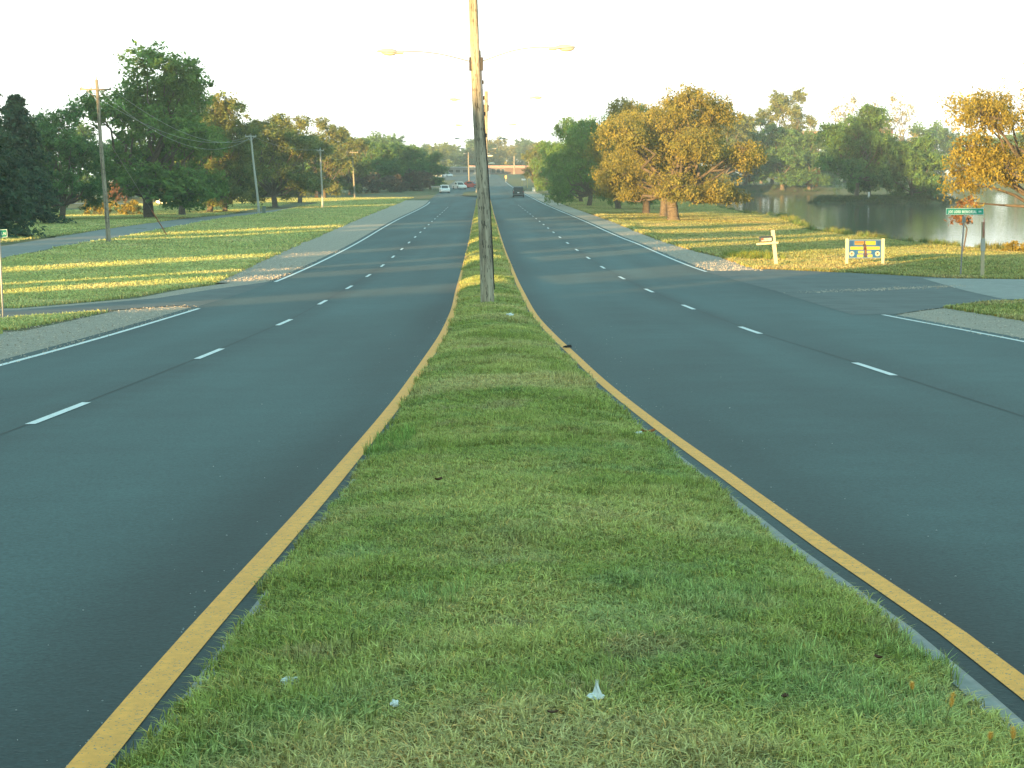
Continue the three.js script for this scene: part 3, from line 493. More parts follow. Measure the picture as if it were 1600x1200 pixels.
function turfColour(x, d, dryness = 0) {
  const a = fbm(x * 0.9, d * 0.7, 201, 4), b = fbm(x * 0.35, d * 0.3, 207, 3), f = vnoise(x * 7, d * 7, 211), tint = fbm(x * 2.1, d * 1.6, 215, 3);
  let c = mixc([0.240, 0.295, 0.072], [0.375, 0.395, 0.125], smooth(0.3, 0.7, a));
  c = mixc(c, [0.20, 0.31, 0.14], 0.35 * smooth(0.56, 0.76, tint));
  c = mixc(c, [0.46, 0.40, 0.18], clamp(0.62 * smooth(0.55, 0.78, b) + 0.30 * smooth(0.58, 0.85, f) + dryness));
  c = mixc(c, [0.33, 0.265, 0.15], 0.45 * smooth(0.70, 0.82, fbm(x * 1.6, d * 1.3, 219, 3)));
  return mul(c, rr(0.78, 1.22));
}
function grassField(name, geo, label, list, kind = 'stuff') { // list of [x, y, d, scale, tall, colour]
  const im = new THREE.InstancedMesh(geo, bladeMat, list.length), m = new THREE.Matrix4(), q = new THREE.Quaternion(), e = new THREE.Euler(), c = new THREE.Color();
  list.forEach(([x, y, d, s, tall, k], i) => { m.compose(V(x, y, -d), q.setFromEuler(e.set(rr(-0.12, 0.12), rr(0, 6.283), rr(-0.12, 0.12))), V(s, s * tall, s)); im.setMatrixAt(i, m); im.setColorAt(i, c.setRGB(...k)); });
  im.name = numbered(name); im.userData = { label, category: 'grass', kind: 'stuff' }; im.castShadow = im.receiveShadow = true; scene.add(im); return im;
}
{ // the mown turf of the median
  const L = [], add = (d0, d1, per, sc) => {
    for (let d = d0; d < d1; d += 0.5) {
      const n = Math.round(per * 0.5 * (medR(d) - medL(d) + 0.1));
      for (let i = 0; i < n; i++) {
        const dd = d + rnd() * 0.5, a = medL(dd), b = medR(dd), edge = fbm(dd * 1.7, 1, 231, 3), l = a - 0.02 + 0.17 * (edge - 0.55), r = b - 0.10 * smooth(30, 12, dd) + 0.03 - 0.14 * (fbm(dd * 1.6, 7, 233, 3) - 0.5), x = lerp(l, r, rnd());
        const bare = fbm(x * 1.6, dd * 1.3, 219, 3) > 0.78 ? 0.75 : 1; if (rnd() > bare) continue;
        const lush = 0.75 + 0.7 * smooth(0.45, 0.8, fbm(x * 1.3, dd * 1.1, 241, 3));
        L.push([x, medY(x, dd), dd, sc * rr(0.8, 1.25), rr(0.75, 1.2) * lush, turfColour(x, dd)]);
      }
    }
  };
  add(6.5, 22, 620, 1); add(22, 45, 330, 1.35); add(45, 90, 130, 1.9); add(90, 345, 42, 2.8);
  grassField('median_grass', lawnTuft, 'short mown grass with dry and lush patches on the road median', L);
  const K = []; // coarse blades over the left kerb and scattered in the near turf
  for (let i = 0; i < 90; i++) { const d = 19 + Math.abs(gauss()) * 1.6, x = medL(d) + rr(-0.12, 0.25); K.push([x, medY(Math.max(x, medL(d)), d), d, rr(0.25, 0.42), 1, mul([0.20, 0.31, 0.08], rr(0.8, 1.3))]); }
  for (let i = 0; i < 240; i++) { const g = [[1.25, 9.2], [1.5, 8.3], [1.0, 10.8], [-0.5, 10.6], [0.2, 8.4], [1.9, 9.4]][i % 6], d = g[1] + gauss() * 0.35, x = g[0] + gauss() * 0.26; if (d > 7 && x < medR(d)) K.push([x, medY(x, d), d, rr(0.22, 0.36), rr(0.6, 1), mul(i % 6 === 4 ? [0.30, 0.36, 0.11] : [0.28, 0.38, 0.13], rr(0.7, 1.3))]); }
  grassField('tall_grass', weedTuft, 'longer blades of grass standing out of the mown median', K);
}
{ // lawns beside the road
  const L = [], hole = (x, d) => (x < -24.9 && x > -31.6 && d > 60 && d < 318 && (x < -25.6 - clamp((d - 106) / 100) * 1.8 || d < 120)) || (d < 56 && x < -8 && d > 44 && d < 45);
  const apron = [[-26, 45.6], [-12.4, 49.3], [-10.9, 53.2], [-9, 58.6], [-8.5, 79.4], [-10.1, 79.4], [-11.2, 71], [-11.5, 64], [-13.2, 57.2], [-18, 54], [-26, 51.4]];
  for (let i = 0; i < 150000; i++) {
    const d = 34 + 320 * Math.pow(rnd(), 1.6), x = lawnL(d) - 0.1 - (d < 120 ? 17 : 36) * rnd();
    if (hole(x, d) || (d < 85 && sdf(apron, x, d) < 0.05) || (d > 50 && d < 78 && x > -9.5)) continue;
    const s = lerp(1.0, 2.4, smooth(40, 160, d)); L.push([x, ground(x, -d), d, s * rr(0.8, 1.2), rr(0.7, 1.15) / Math.sqrt(s), mul(mixc(turfColour(x, d, 0.04), [0.36, 0.42, 0.2], 0.3), 1.12)]);
  }
  for (let i = 0; i < 60; i++) { const d = rr(42, 53), x = rr(-12.4, -10.9); if (sdf(apron, x, d) > 0.05) L.push([x, ground(x, -d), d, 1, 1, turfColour(x, d)]); }
  grassField('lawn_grass', coarseTuft, 'mown grass of the wide lawn left of the road', L);
  const R = [];
  const slab = [[8, 52], [12.0, 58.4], [13.4, 60.9], [15.2, 62.9], [20, 63], [40, 59.5], [40, 82.3], [19.3, 81.6], [17, 82.4], [14.3, 88], [11, 93.4], [8, 91]];
  for (let i = 0; i < 150000; i++) {
    const d = 40 + 330 * Math.pow(rnd(), 1.5), x = lawnR(d) + 0.1 + 24 * Math.pow(rnd(), 1.2); if (d < 95 && sdf(slab, x, d) < 0.1) continue;
    const y = ground(x, -d); if (y < WATER + 0.05) continue;
    const s = lerp(1.0, 2.3, smooth(40, 170, d)); R.push([x, y, d, s * rr(0.8, 1.2), rr(0.7, 1.15) / Math.sqrt(s), mul(turfColour(x, d, 0.12 + 0.25 * smooth(0.5, 0.75, fbm(x * 0.25, d * 0.1, 251, 3))), 0.82)]);
  }
  grassField('lawn_grass', coarseTuft, 'dry mown grass of the lawn between the right lane and the pond', R);
  const S = []; // weeds on the shore and by the shoulder, rough grass on the island and the far bank
  for (let i = 0; i < 260; i++) { const d = 108 + gauss() * 3.2, x = 11.9 + gauss() * 0.9; S.push([x, ground(x, -d), d, rr(0.8, 1.3), rr(0.7, 1), mul([0.20, 0.25, 0.05], rr(0.7, 1.2))]); }
  for (let i = 0; i < 2600; i++) { const t = rnd() * 9, k = Math.floor(t), a = shore[k], b = shore[k + 1], f = t - k, x = lerp(a[0], b[0], f) - rr(-0.3, 1.7), d = lerp(a[1], b[1], f) + gauss(); const y = ground(x, -d); if (y < WATER - 0.1) continue; if (fbm(x * 0.5, d * 0.25, 261, 2) < 0.45) continue; S.push([x, y, d, rr(0.9, 1.7), rr(0.6, 1.2), mul(mixc([0.09, 0.19, 0.05], [0.27, 0.26, 0.08], rnd()), rr(0.7, 1.2))]); }
  for (let i = 0; i < 2500; i++) { const x = rr(47.5, 75), d = rr(340, 366); if (sdf(island, x, d) > 0.3) continue; S.push([x, ground(x, -d), d, rr(1.8, 3), rr(0.4, 0.8), mul([0.085, 0.115, 0.045], rr(0.7, 1.2))]); }
  for (let i = 0; i < 4500; i++) { const x = rr(30, 150), d = rr(430, 610), s = sdf(shore, x, d); if (s < 0.2 || s > 14) continue; S.push([x, ground(x, -d), d, rr(2.5, 4), rr(0.4, 0.7), mul([0.065, 0.125, 0.04], rr(0.7, 1.2))]); }
  grassField('rough_grass', weedTuft, 'rough uncut grass and weeds along the pond shore, island and far bank', S);
}
// ------------------------------------------------------------------ poles and lamps
function woodPole(h, r0, r1, leanX, leanZ = 0, seg = 14) { // a slightly crooked round pole with uv in metres
  const g = new THREE.CylinderGeometry(r1, r0, h + 0.4, seg, 14), p = g.attributes.position, u = g.attributes.uv; g.translate(0, (h + 0.4) / 2 - 0.4, 0);
  for (let i = 0; i < p.count; i++) { const y = p.getY(i); p.setX(i, p.getX(i) + leanX * y + 0.02 * Math.sin(y * 0.8)); p.setZ(i, p.getZ(i) + leanZ * y); u.setXY(i, u.getX(i) * 2, y / 3); }
  g.computeVertexNormals(); return g;
}
const armGeo = (a, b, sag, r) => new THREE.TubeGeometry(new THREE.CatmullRomCurve3([a, a.clone().lerp(b, 0.45).add(V(0, sag, 0)), a.clone().lerp(b, 0.82).add(V(0, sag * 0.7, 0)), b]), 14, r, 7);
function lampHead(s) { // cobra head pointing along +x, lens below
  const g = new THREE.SphereGeometry(1, 18, 10), p = g.attributes.position; for (let i = 0; i < p.count; i++) { const x = p.getX(i), y = p.getY(i); p.setXYZ(i, x * 0.28, y * (y > 0 ? 0.085 : 0.03) * (1 - 0.25 * x), p.getZ(i) * 0.15 * (1 - 0.2 * Math.abs(x))); } g.computeVertexNormals(); return flat([g, put(new THREE.CylinderGeometry(0.045, 0.05, 0.2, 9), -0.32, 0, 0, 0, 0, Math.PI / 2)]).rotateY(s > 0 ? 0 : Math.PI);
}
function lensGeo() { const g = new THREE.SphereGeometry(1, 14, 7, 0, 6.283, Math.PI / 2, Math.PI / 2); return g.scale(0.19, 0.075, 0.115).translate(0.05, -0.018, 0); }
function lampPole(x, d, h, r0, r1, lean, armY, right, left, label, group) {
  const y = d < 345 ? medY(x, d) : roadY(d), o = thing('street_lamp', label, 'street lamp', [x, y, -d], 0, group);
  part('pole', woodPole(h, r0, r1, lean), M.pole, o);
  for (const [s, [len, rise, dz]] of [[1, right], [-1, left]]) {
    const ax = lean * armY + s * lerp(r0, r1, armY / h), a = V(ax, armY, 0), b = V(ax + s * (len - 0.42), armY + rise, dz), arm = part('arm', armGeo(a, b, rise * 0.35, 0.015), M.metal, o);
    part('bracket', box(0.07, 0.34, 0.16, ax + s * 0.015, armY - 0.06, 0, 0.01), M.dark, arm);
    const hd = part('lamp_head', put(lampHead(s), 0, 0, 0), M.greyPaint, o); hd.position.set(b.x + s * 0.36, b.y, b.z); hd.rotation.z = s * 0.05;
    part('lens', lensGeo(), M.lens, hd);
  }
  return o;
}
const lp1 = lampPole(-0.63, 55.3, 9.6, 0.185, 0.098, -0.046, 6.22, [2.2, 0.34, 0.1], [2.2, 0.24, 0.1], 'wooden street lamp pole with two arms standing nearest in the median', 'street lamps along the median');
for (const [y, s] of [[5.7, 0.05], [5.3, 0.06], [4.35, 0.04], [4.9, 0.035]]) part('cable_clip', box(0.05, 0.1, s, -0.046 * y + lerp(0.185, 0.098, y / 9.6) + 0.015, y, 0.02, 0.01), M.dark, lp1);
part('cable', new THREE.TubeGeometry(new THREE.CatmullRomCurve3([0.4, 2.5, 4.6, 6.5].map((y) => V(-0.046 * y + lerp(0.185, 0.098, y / 9.6) + 0.008 + 0.02 * Math.sin(y * 0.8), y, 0.05))), 20, 0.014, 6), M.dark, lp1);
part('metal_band', new THREE.CylinderGeometry(0.125, 0.127, 0.06, 16, 1, true).translate(-0.046 * 6.2 + 0.02 * Math.sin(4.96), 6.2, 0), M.metal, lp1);
lampPole(-1.42, 118, 8.6, 0.15, 0.10, 0, 7.75, [2.75, 0.5, 0], [1.75, 0.4, 0], 'second wooden street lamp pole peeping out right of the nearest pole', 'street lamps along the median');
lampPole(-2.2, 176, 8.5, 0.15, 0.10, 0, 7.7, [2.25, 0.45, 0], [2.2, 0.4, 0], 'third street lamp, mostly hidden behind the nearest pole', 'street lamps along the median');
lampPole(-3.0, 234, 8.5, 0.15, 0.10, 0, 7.6, [2.0, 0.4, 0], [3.0, 0.4, 0], 'fourth street lamp, its heads just above the distant tree tops', 'street lamps along the median');
lampPole(-4.3, 300, 8.5, 0.15, 0.10, 0, 7.4, [1.9, 0.3, 0], [2.6, 0.3, 0], 'fifth street lamp, its heads against the distant trees', 'street lamps along the median');
lampPole(-6.6, 400, 8.0, 0.15, 0.10, 0, 7.0, [2.2, 0.3, 0], [2.2, 0.3, 0], 'farthest street lamp of the median, small against the far wood', 'street lamps along the median');
// power poles on the left
function powerPole(x, d, h, r, lean, arms, label, group, mt = M.polePale) {
  const o = thing('power_pole', label, 'power pole', [x, ground(x, -d) - 0.02, -d], 0, group);
  part('pole', woodPole(h, r, r * 0.66, lean, 0, 10), mt, o);
  for (const [y, w, off] of arms) {
    const cx = lean * y + off, a = part('crossarm', box(w, 0.11, 0.1, cx, y, 0.13, 0.01), mt, o);
    for (const k of [-0.46, -0.15, 0.46]) part('insulator', new THREE.CylinderGeometry(0.025, 0.045, 0.16, 8).translate(cx + k * w, y + 0.13, 0.13), M.greyPaint, a);
    for (const s of [-1, 1]) part('brace', tube(V(cx + s * w * 0.3, y - 0.05, 0.16), V(lean * (y - 0.55), y - 0.6, 0.15), 0.018, 0.018, 5), mt, o);
  }
  part('pin', new THREE.CylinderGeometry(0.03, 0.04, 0.22, 8).translate(lean * h, h + 0.1, 0), M.greyPaint, o);
  return o;
}
powerPole(-24.92, 132.7, 10.0, 0.15, -0.058, [[9.4, 1.9, -0.05]], 'tall wooden power pole with crossarm in front of the biggest left tree', 'power poles along the park road');
powerPole(-27.75, 236, 8.6, 0.14, -0.095, [[8.5, 1.2, 0]], 'second power pole, leaning left beside a small green cabinet', 'power poles along the park road', M.poleGrey);
powerPole(-24.2, 274.7, 7.5, 0.14, -0.03, [[7.3, 0.9, 0]], 'third power pole, on the lawn by the bend of the park road', 'power poles along the park road', M.poleGrey);
powerPole(-25.96, 355, 7.6, 0.16, -0.045, [[7.5, 2.0, 0]], 'fourth power pole, sunlit with a wide crossarm at the tree line', 'power poles along the park road');
powerPole(-29.3, 480, 9.4, 0.13, 0, [], 'thin grey power pole far off against the dark left trees', 'power poles along the park road', M.poleGrey);
powerPole(-9.9, 496, 7.6, 0.17, -0.02, [], 'far bare wooden pole left of the nearest street lamp');
powerPole(6.0, 436, 7.4, 0.16, 0, [], 'sunlit wooden pole beside the right trees at the road end');
powerPole(0.8, 790, 6.6, 0.3, 0, [], 'far pale pole behind the flat roofed store');
powerPole(6.1, 792, 6.2, 0.24, 0, [], 'far pole at the right end of the flat roofed store');
{
  const wire = (name, a, b, sag, label, mt, r, group) => { const pts = []; for (let i = 0; i <= 14; i++) { const t = i / 14, p = a.clone().lerp(b, t); p.y -= sag * 4 * t * (1 - t); pts.push(p); } return solo(name, new THREE.TubeGeometry(new THREE.CatmullRomCurve3(pts), 28, r, 5), mt, label, 'wire', group); };
  const g1 = ground(-24.92, -132.7), g2 = ground(-27.75, -236), g3 = ground(-24.2, -274.7), g4 = ground(-25.96, -355);
  const p1 = (k) => V(-25.5 + k, g1 + 9.5, -132.6), p2 = (k) => V(-28.55 + k, g2 + 8.4, -235.9), p3 = (k) => V(-24.4 + k, g3 + 7.4, -274.6), p4 = (k) => V(-26.3 + k, g4 + 7.4, -355);
  wire('power_line', p1(-0.85), p2(-0.5), 1.7, 'left thin power line sagging from first to second power pole', M.wire, 0.012, 'power lines');
  wire('power_line', p1(0.85), p2(0.5), 1.7, 'right thin power line sagging from first to second power pole', M.wire, 0.012, 'power lines');
  wire('power_line', p1(0), p2(0), 2.4, 'lowest thin power line between first and second power pole', M.wire, 0.012, 'power lines');
  wire('power_line', p2(0.4), p3(-0.3), 0.5, 'thin power line from second to third power pole', M.wire, 0.012, 'power lines');
  wire('power_line', p3(0.3), p4(-0.7), 1.2, 'thin power line from third to fourth power pole', M.wire, 0.012, 'power lines');
  const top = V(-25.3, g1 + 7.0, -132.8), foot = V(-23.9, ground(-23.9, -149) + 0.02, -149), mid = top.clone().lerp(foot, 0.74), o = thing('guy_wire', 'guy wire with orange guard running from first power pole to the lawn', 'wire', [foot.x, foot.y, foot.z]);
  const rel = (v) => v.clone().sub(foot); part('cable', tube(rel(top), V(0, 0, 0), 0.012, 0.012, 5), M.metal, o); part('guard', tube(rel(mid), rel(top.clone().lerp(foot, 0.985)), 0.035, 0.035, 7), mat([0.42, 0.12, 0.06], 0.6), o);
}
// ------------------------------------------------------------------ signs
function sheet(w, h, draw, px = 512, tone = 0.62) { const c = document.createElement('canvas'); c.width = px; c.height = Math.round((px * h) / w); const x = c.getContext('2d'); draw(x, c.width, c.height); const t = new THREE.CanvasTexture(c); t.colorSpace = THREE.SRGBColorSpace; return new THREE.MeshStandardMaterial({ map: t, roughness: 0.5, color: col(tone, tone, tone) }); }
const fit = (x, s, cx, cy, size, maxw, weight = 'bold') => { x.font = `${weight} ${size}px sans-serif`; x.textAlign = 'center'; x.textBaseline = 'middle'; x.save(); const w = x.measureText(s).width; x.translate(cx, cy); if (w > maxw) x.scale(maxw / w, 1); x.fillText(s, 0, 0); x.restore(); };
const plateGeo = (w, h, t) => new RoundedBoxGeometry(w, h, t, 2, Math.min(t * 0.49, 0.01));
const GREEN = '#0d987c';
{
  const o = thing('street_name_sign', 'green street name sign reading joe lord memorial on a thin metal post', 'street sign', [17.62, ground(17.62, -84.3), -84.3]);
  part('post', tube(V(0, -0.3, 0), V(0.11, 2.4, 0), 0.03, 0.03, 8), M.metal, o);
  const b = part('name_plate', plateGeo(1.5, 0.27, 0.012).translate(0.13, 2.55, 0), mat([0.02, 0.2, 0.13], 0.5), o);
  part('name_print', new THREE.PlaneGeometry(1.47, 0.245).translate(0.13, 2.55, 0.0085), sheet(1.47, 0.245, (x, w, h) => { x.fillStyle = '#e8f2ea'; x.fillRect(0, 0, w, h); x.fillStyle = GREEN; x.beginPath(); x.roundRect(6, 6, w - 12, h - 12, 16); x.fill(); x.fillStyle = '#eef6f0'; fit(x, 'JOE LORD MEMORIAL', w * 0.44, h * 0.54, h * 0.62, w * 0.76); fit(x, 'DR', w * 0.905, h * 0.5, h * 0.36, w * 0.1); }, 768, 1), b);
  const c = part('cross_plate', put(plateGeo(1.1, 0.24, 0.012), 0.12, 2.24, -0.1, 0, 1.25, 0), mat([0.04, 0.17, 0.16], 0.5), o);
  part('plate_bracket', box(0.05, 0.1, 0.05, 0.11, 2.4, 0, 0.008), M.metal, o);
}
{
  const o = thing('stop_sign', 'red stop sign seen nearly edge on, on a weathered wooden post', 'stop sign', [18.47, ground(18.47, -84.3), -84.3]);
  part('post', new RoundedBoxGeometry(0.13, 2.5, 0.13, 2, 0.012).translate(0.02, 0.9, 0), M.postWood, o);
  part('wrap', new RoundedBoxGeometry(0.16, 0.5, 0.16, 2, 0.02).translate(0.02, 1.25, 0), mat([0.42, 0.43, 0.39], 0.7), o);
  const oct = new THREE.Shape(); for (let i = 0; i < 8; i++) { const a = (i + 0.5) * Math.PI / 4; oct[i ? 'lineTo' : 'moveTo'](Math.cos(a) * 0.41, Math.sin(a) * 0.41); } oct.closePath();
  const p = part('sign_plate', new THREE.ExtrudeGeometry(oct, { depth: 0.012, bevelEnabled: false }), mat([0.55, 0.06, 0.045], 0.45), o); p.position.set(0.02, 1.93, 0.1); p.rotation.y = 1.32;
  part('sign_print', new THREE.ShapeGeometry(oct).translate(0, 0, 0.015), (() => { const m = sheet(1, 1, (x, w, h) => { x.fillStyle = '#c23328'; x.fillRect(0, 0, w, h); x.strokeStyle = '#f0ece8'; x.lineWidth = 12; x.beginPath(); for (let i = 0; i < 8; i++) { const a = (i + 0.5) * Math.PI / 4; x[i ? 'lineTo' : 'moveTo'](w / 2 + Math.cos(a) * w * 0.46, h / 2 + Math.sin(a) * h * 0.46); } x.closePath(); x.stroke(); x.fillStyle = '#f4f0ec'; fit(x, 'STOP', w / 2, h / 2, h * 0.33, w * 0.8); }, 256, 1); return m; })(), p);
  const uv = p.children[0].geometry.attributes.uv, ps = p.children[0].geometry.attributes.position; for (let i = 0; i < uv.count; i++) uv.setXY(i, ps.getX(i) / 0.84 + 0.5, ps.getY(i) / 0.84 + 0.5);
}
{
  const o = thing('street_name_sign', 'green street name plate ending in LN cut by the left edge', 'street sign', [-11.86, ground(-11.86, -49.9), -49.9]);
  part('post', tube(V(0, -0.3, 0), V(-0.06, 2.1, 0), 0.026, 0.026, 8), M.metal, o);
  const p = part('name_plate', plateGeo(0.8, 0.2, 0.012), mat([0.02, 0.2, 0.13], 0.5), o); p.position.set(-0.22, 2.0, 0.08); p.rotation.set(0, 0.62, 0.05);
  part('name_print', new THREE.PlaneGeometry(0.785, 0.185).translate(0, 0, 0.0085), sheet(0.785, 0.185, (x, w, h) => { x.fillStyle = '#e8f2ea'; x.fillRect(0, 0, w, h); x.fillStyle = GREEN; x.beginPath(); x.roundRect(9, 9, w - 18, h - 18, 12); x.fill(); x.fillStyle = '#eef6f0'; fit(x, 'LN', w * 0.88, h * 0.52, h * 0.5, w * 0.16); }, 512), p);
}
{
  const A = V(15.32, 0, -98.4), B = V(16.77, 0, -96.8), cx = (A.x + B.x) / 2, cz = -97.6, gy = ground(cx, cz);
  const o = thing('notice_board', 'blue board with yellow bars and two white rings on pale wooden posts', 'sign board', [cx, gy - 0.02, cz], 0.06);
  for (const s of [-1, 1]) part('post', new RoundedBoxGeometry(0.13, 1.5, 0.11, 2, 0.012).translate(s * 0.83, 0.48, 0), M.paleWood, o);
  const b = part('panel', plateGeo(1.53, 0.86, 0.03).translate(0, 0.76, 0.0), mat([0.05, 0.12, 0.17], 0.6), o);
  part('panel_print', new THREE.PlaneGeometry(1.51, 0.84).translate(0, 0.76, 0.018), sheet(1.51, 0.84, (x, w, h) => {
    x.fillStyle = '#1c7cc0'; x.fillRect(0, 0, w, h); x.fillStyle = '#1c63a8'; x.fillRect(0, h * 0.06, w * 0.14, h * 0.28); x.fillRect(w * 0.86, h * 0.06, w * 0.14, h * 0.25);
    x.strokeStyle = '#c9dcd8'; x.lineWidth = 7; x.strokeRect(4, 4, w - 8, h - 8);
    const bar = (a, b, c, d, k) => { x.fillStyle = k; x.beginPath(); x.roundRect(w * a, h * b, w * (c - a), h * (d - b), 5); x.fill(); };
    bar(0.18, 0.07, 0.47, 0.29, '#c9a050'); bar(0.51, 0.07, 0.82, 0.29, '#e8d040'); bar(0.05, 0.37, 0.45, 0.54, '#e8d84c'); bar(0.54, 0.37, 0.95, 0.54, '#e8d84c'); bar(0.29, 0.60, 0.46, 0.74, '#e6dc7a'); bar(0.56, 0.60, 0.69, 0.74, '#e6dc7a'); bar(0.26, 0.80, 0.45, 0.95, '#e6dc6a'); bar(0.58, 0.80, 0.73, 0.95, '#e6dc6a');
    x.fillStyle = '#8c4a22'; for (let i = 0; i < 9; i++) x.fillRect(w * (0.2 + i * 0.03), h * 0.1, w * 0.012, h * 0.07);
    x.fillStyle = '#5b4038'; [[0.475, 0.05, 0.025, 0.2], [0.44, 0.24, 0.09, 0.1], [0.47, 0.33, 0.07, 0.1], [0.46, 0.43, 0.09, 0.14], [0.49, 0.57, 0.06, 0.16], [0.47, 0.72, 0.09, 0.15], [0.48, 0.86, 0.08, 0.1]].forEach((r, i) => { x.fillStyle = ['#4a2c20', '#4c4038', '#7a5034', '#6a3426', '#9a6a44', '#6a4c58', '#4a4a48'][i]; x.fillRect(r[0] * w, r[1] * h, r[2] * w, r[3] * h); });
    for (const cx of [0.1, 0.885]) { x.fillStyle = '#f1ead6'; x.beginPath(); x.arc(cx * w, 0.76 * h, 0.075 * w, 0, 7); x.fill(); x.fillStyle = '#7a4a20'; x.beginPath(); x.arc(cx * w, 0.76 * h, 0.026 * w, 0, 7); x.fill(); }
  }, 512, 0.42), b);
}
{
  const o = thing('mailbox', 'small dark mailbox on a leaning pale wooden post with a crossbar', 'mailbox', [12.02, ground(12.02, -97.6), -97.6]);
  const p = part('post', new RoundedBoxGeometry(0.17, 1.95, 0.14, 2, 0.012).translate(0, 0.64, 0), M.paleWood, o); p.rotation.z = 0.11;
  const a = part('crossbar', new RoundedBoxGeometry(1.0, 0.09, 0.12, 2, 0.01).translate(-0.36, 1.0, 0.12), M.paleWood, o); a.rotation.z = 0.07; a.position.y = 0.04;
  const sh = new THREE.Shape(); sh.moveTo(-0.1, 0); sh.lineTo(0.1, 0); sh.lineTo(0.1, 0.13); sh.absarc(0, 0.13, 0.1, 0, Math.PI); sh.closePath();
  const bx = part('box', put(new THREE.ExtrudeGeometry(sh, { depth: 0.56, bevelEnabled: true, bevelSize: 0.006, bevelThickness: 0.006, bevelSegments: 1, curveSegments: 10 }), 0, 0, 0, 0, Math.PI / 2, 0), mat([0.035, 0.045, 0.045], 0.5), o); bx.position.set(-0.78, 1.09, 0.12); bx.rotation.z = 0.06;
  part('side_print', new THREE.PlaneGeometry(0.46, 0.13).translate(0.3, 0.08, 0.108), sheet(0.46, 0.13, (x, w, h) => { x.fillStyle = '#d9d4cc'; x.fillRect(0, 0, w, h); x.fillStyle = '#9a5a48'; x.fillRect(0, 0, w * 0.24, h * 0.7); x.fillStyle = '#3a4a5a'; x.fillRect(w * 0.3, h * 0.25, w * 0.07, h * 0.5); x.fillRect(w * 0.52, h * 0.15, w * 0.08, h * 0.6); x.fillStyle = '#a8b4bc'; x.fillRect(w * 0.68, h * 0.2, w * 0.2, h * 0.5); }, 128), bx);
  part('door', new THREE.CylinderGeometry(0.012, 0.012, 0.12, 6).rotateX(Math.PI / 2).translate(-0.012, 0.16, 0), M.metal, bx);
}
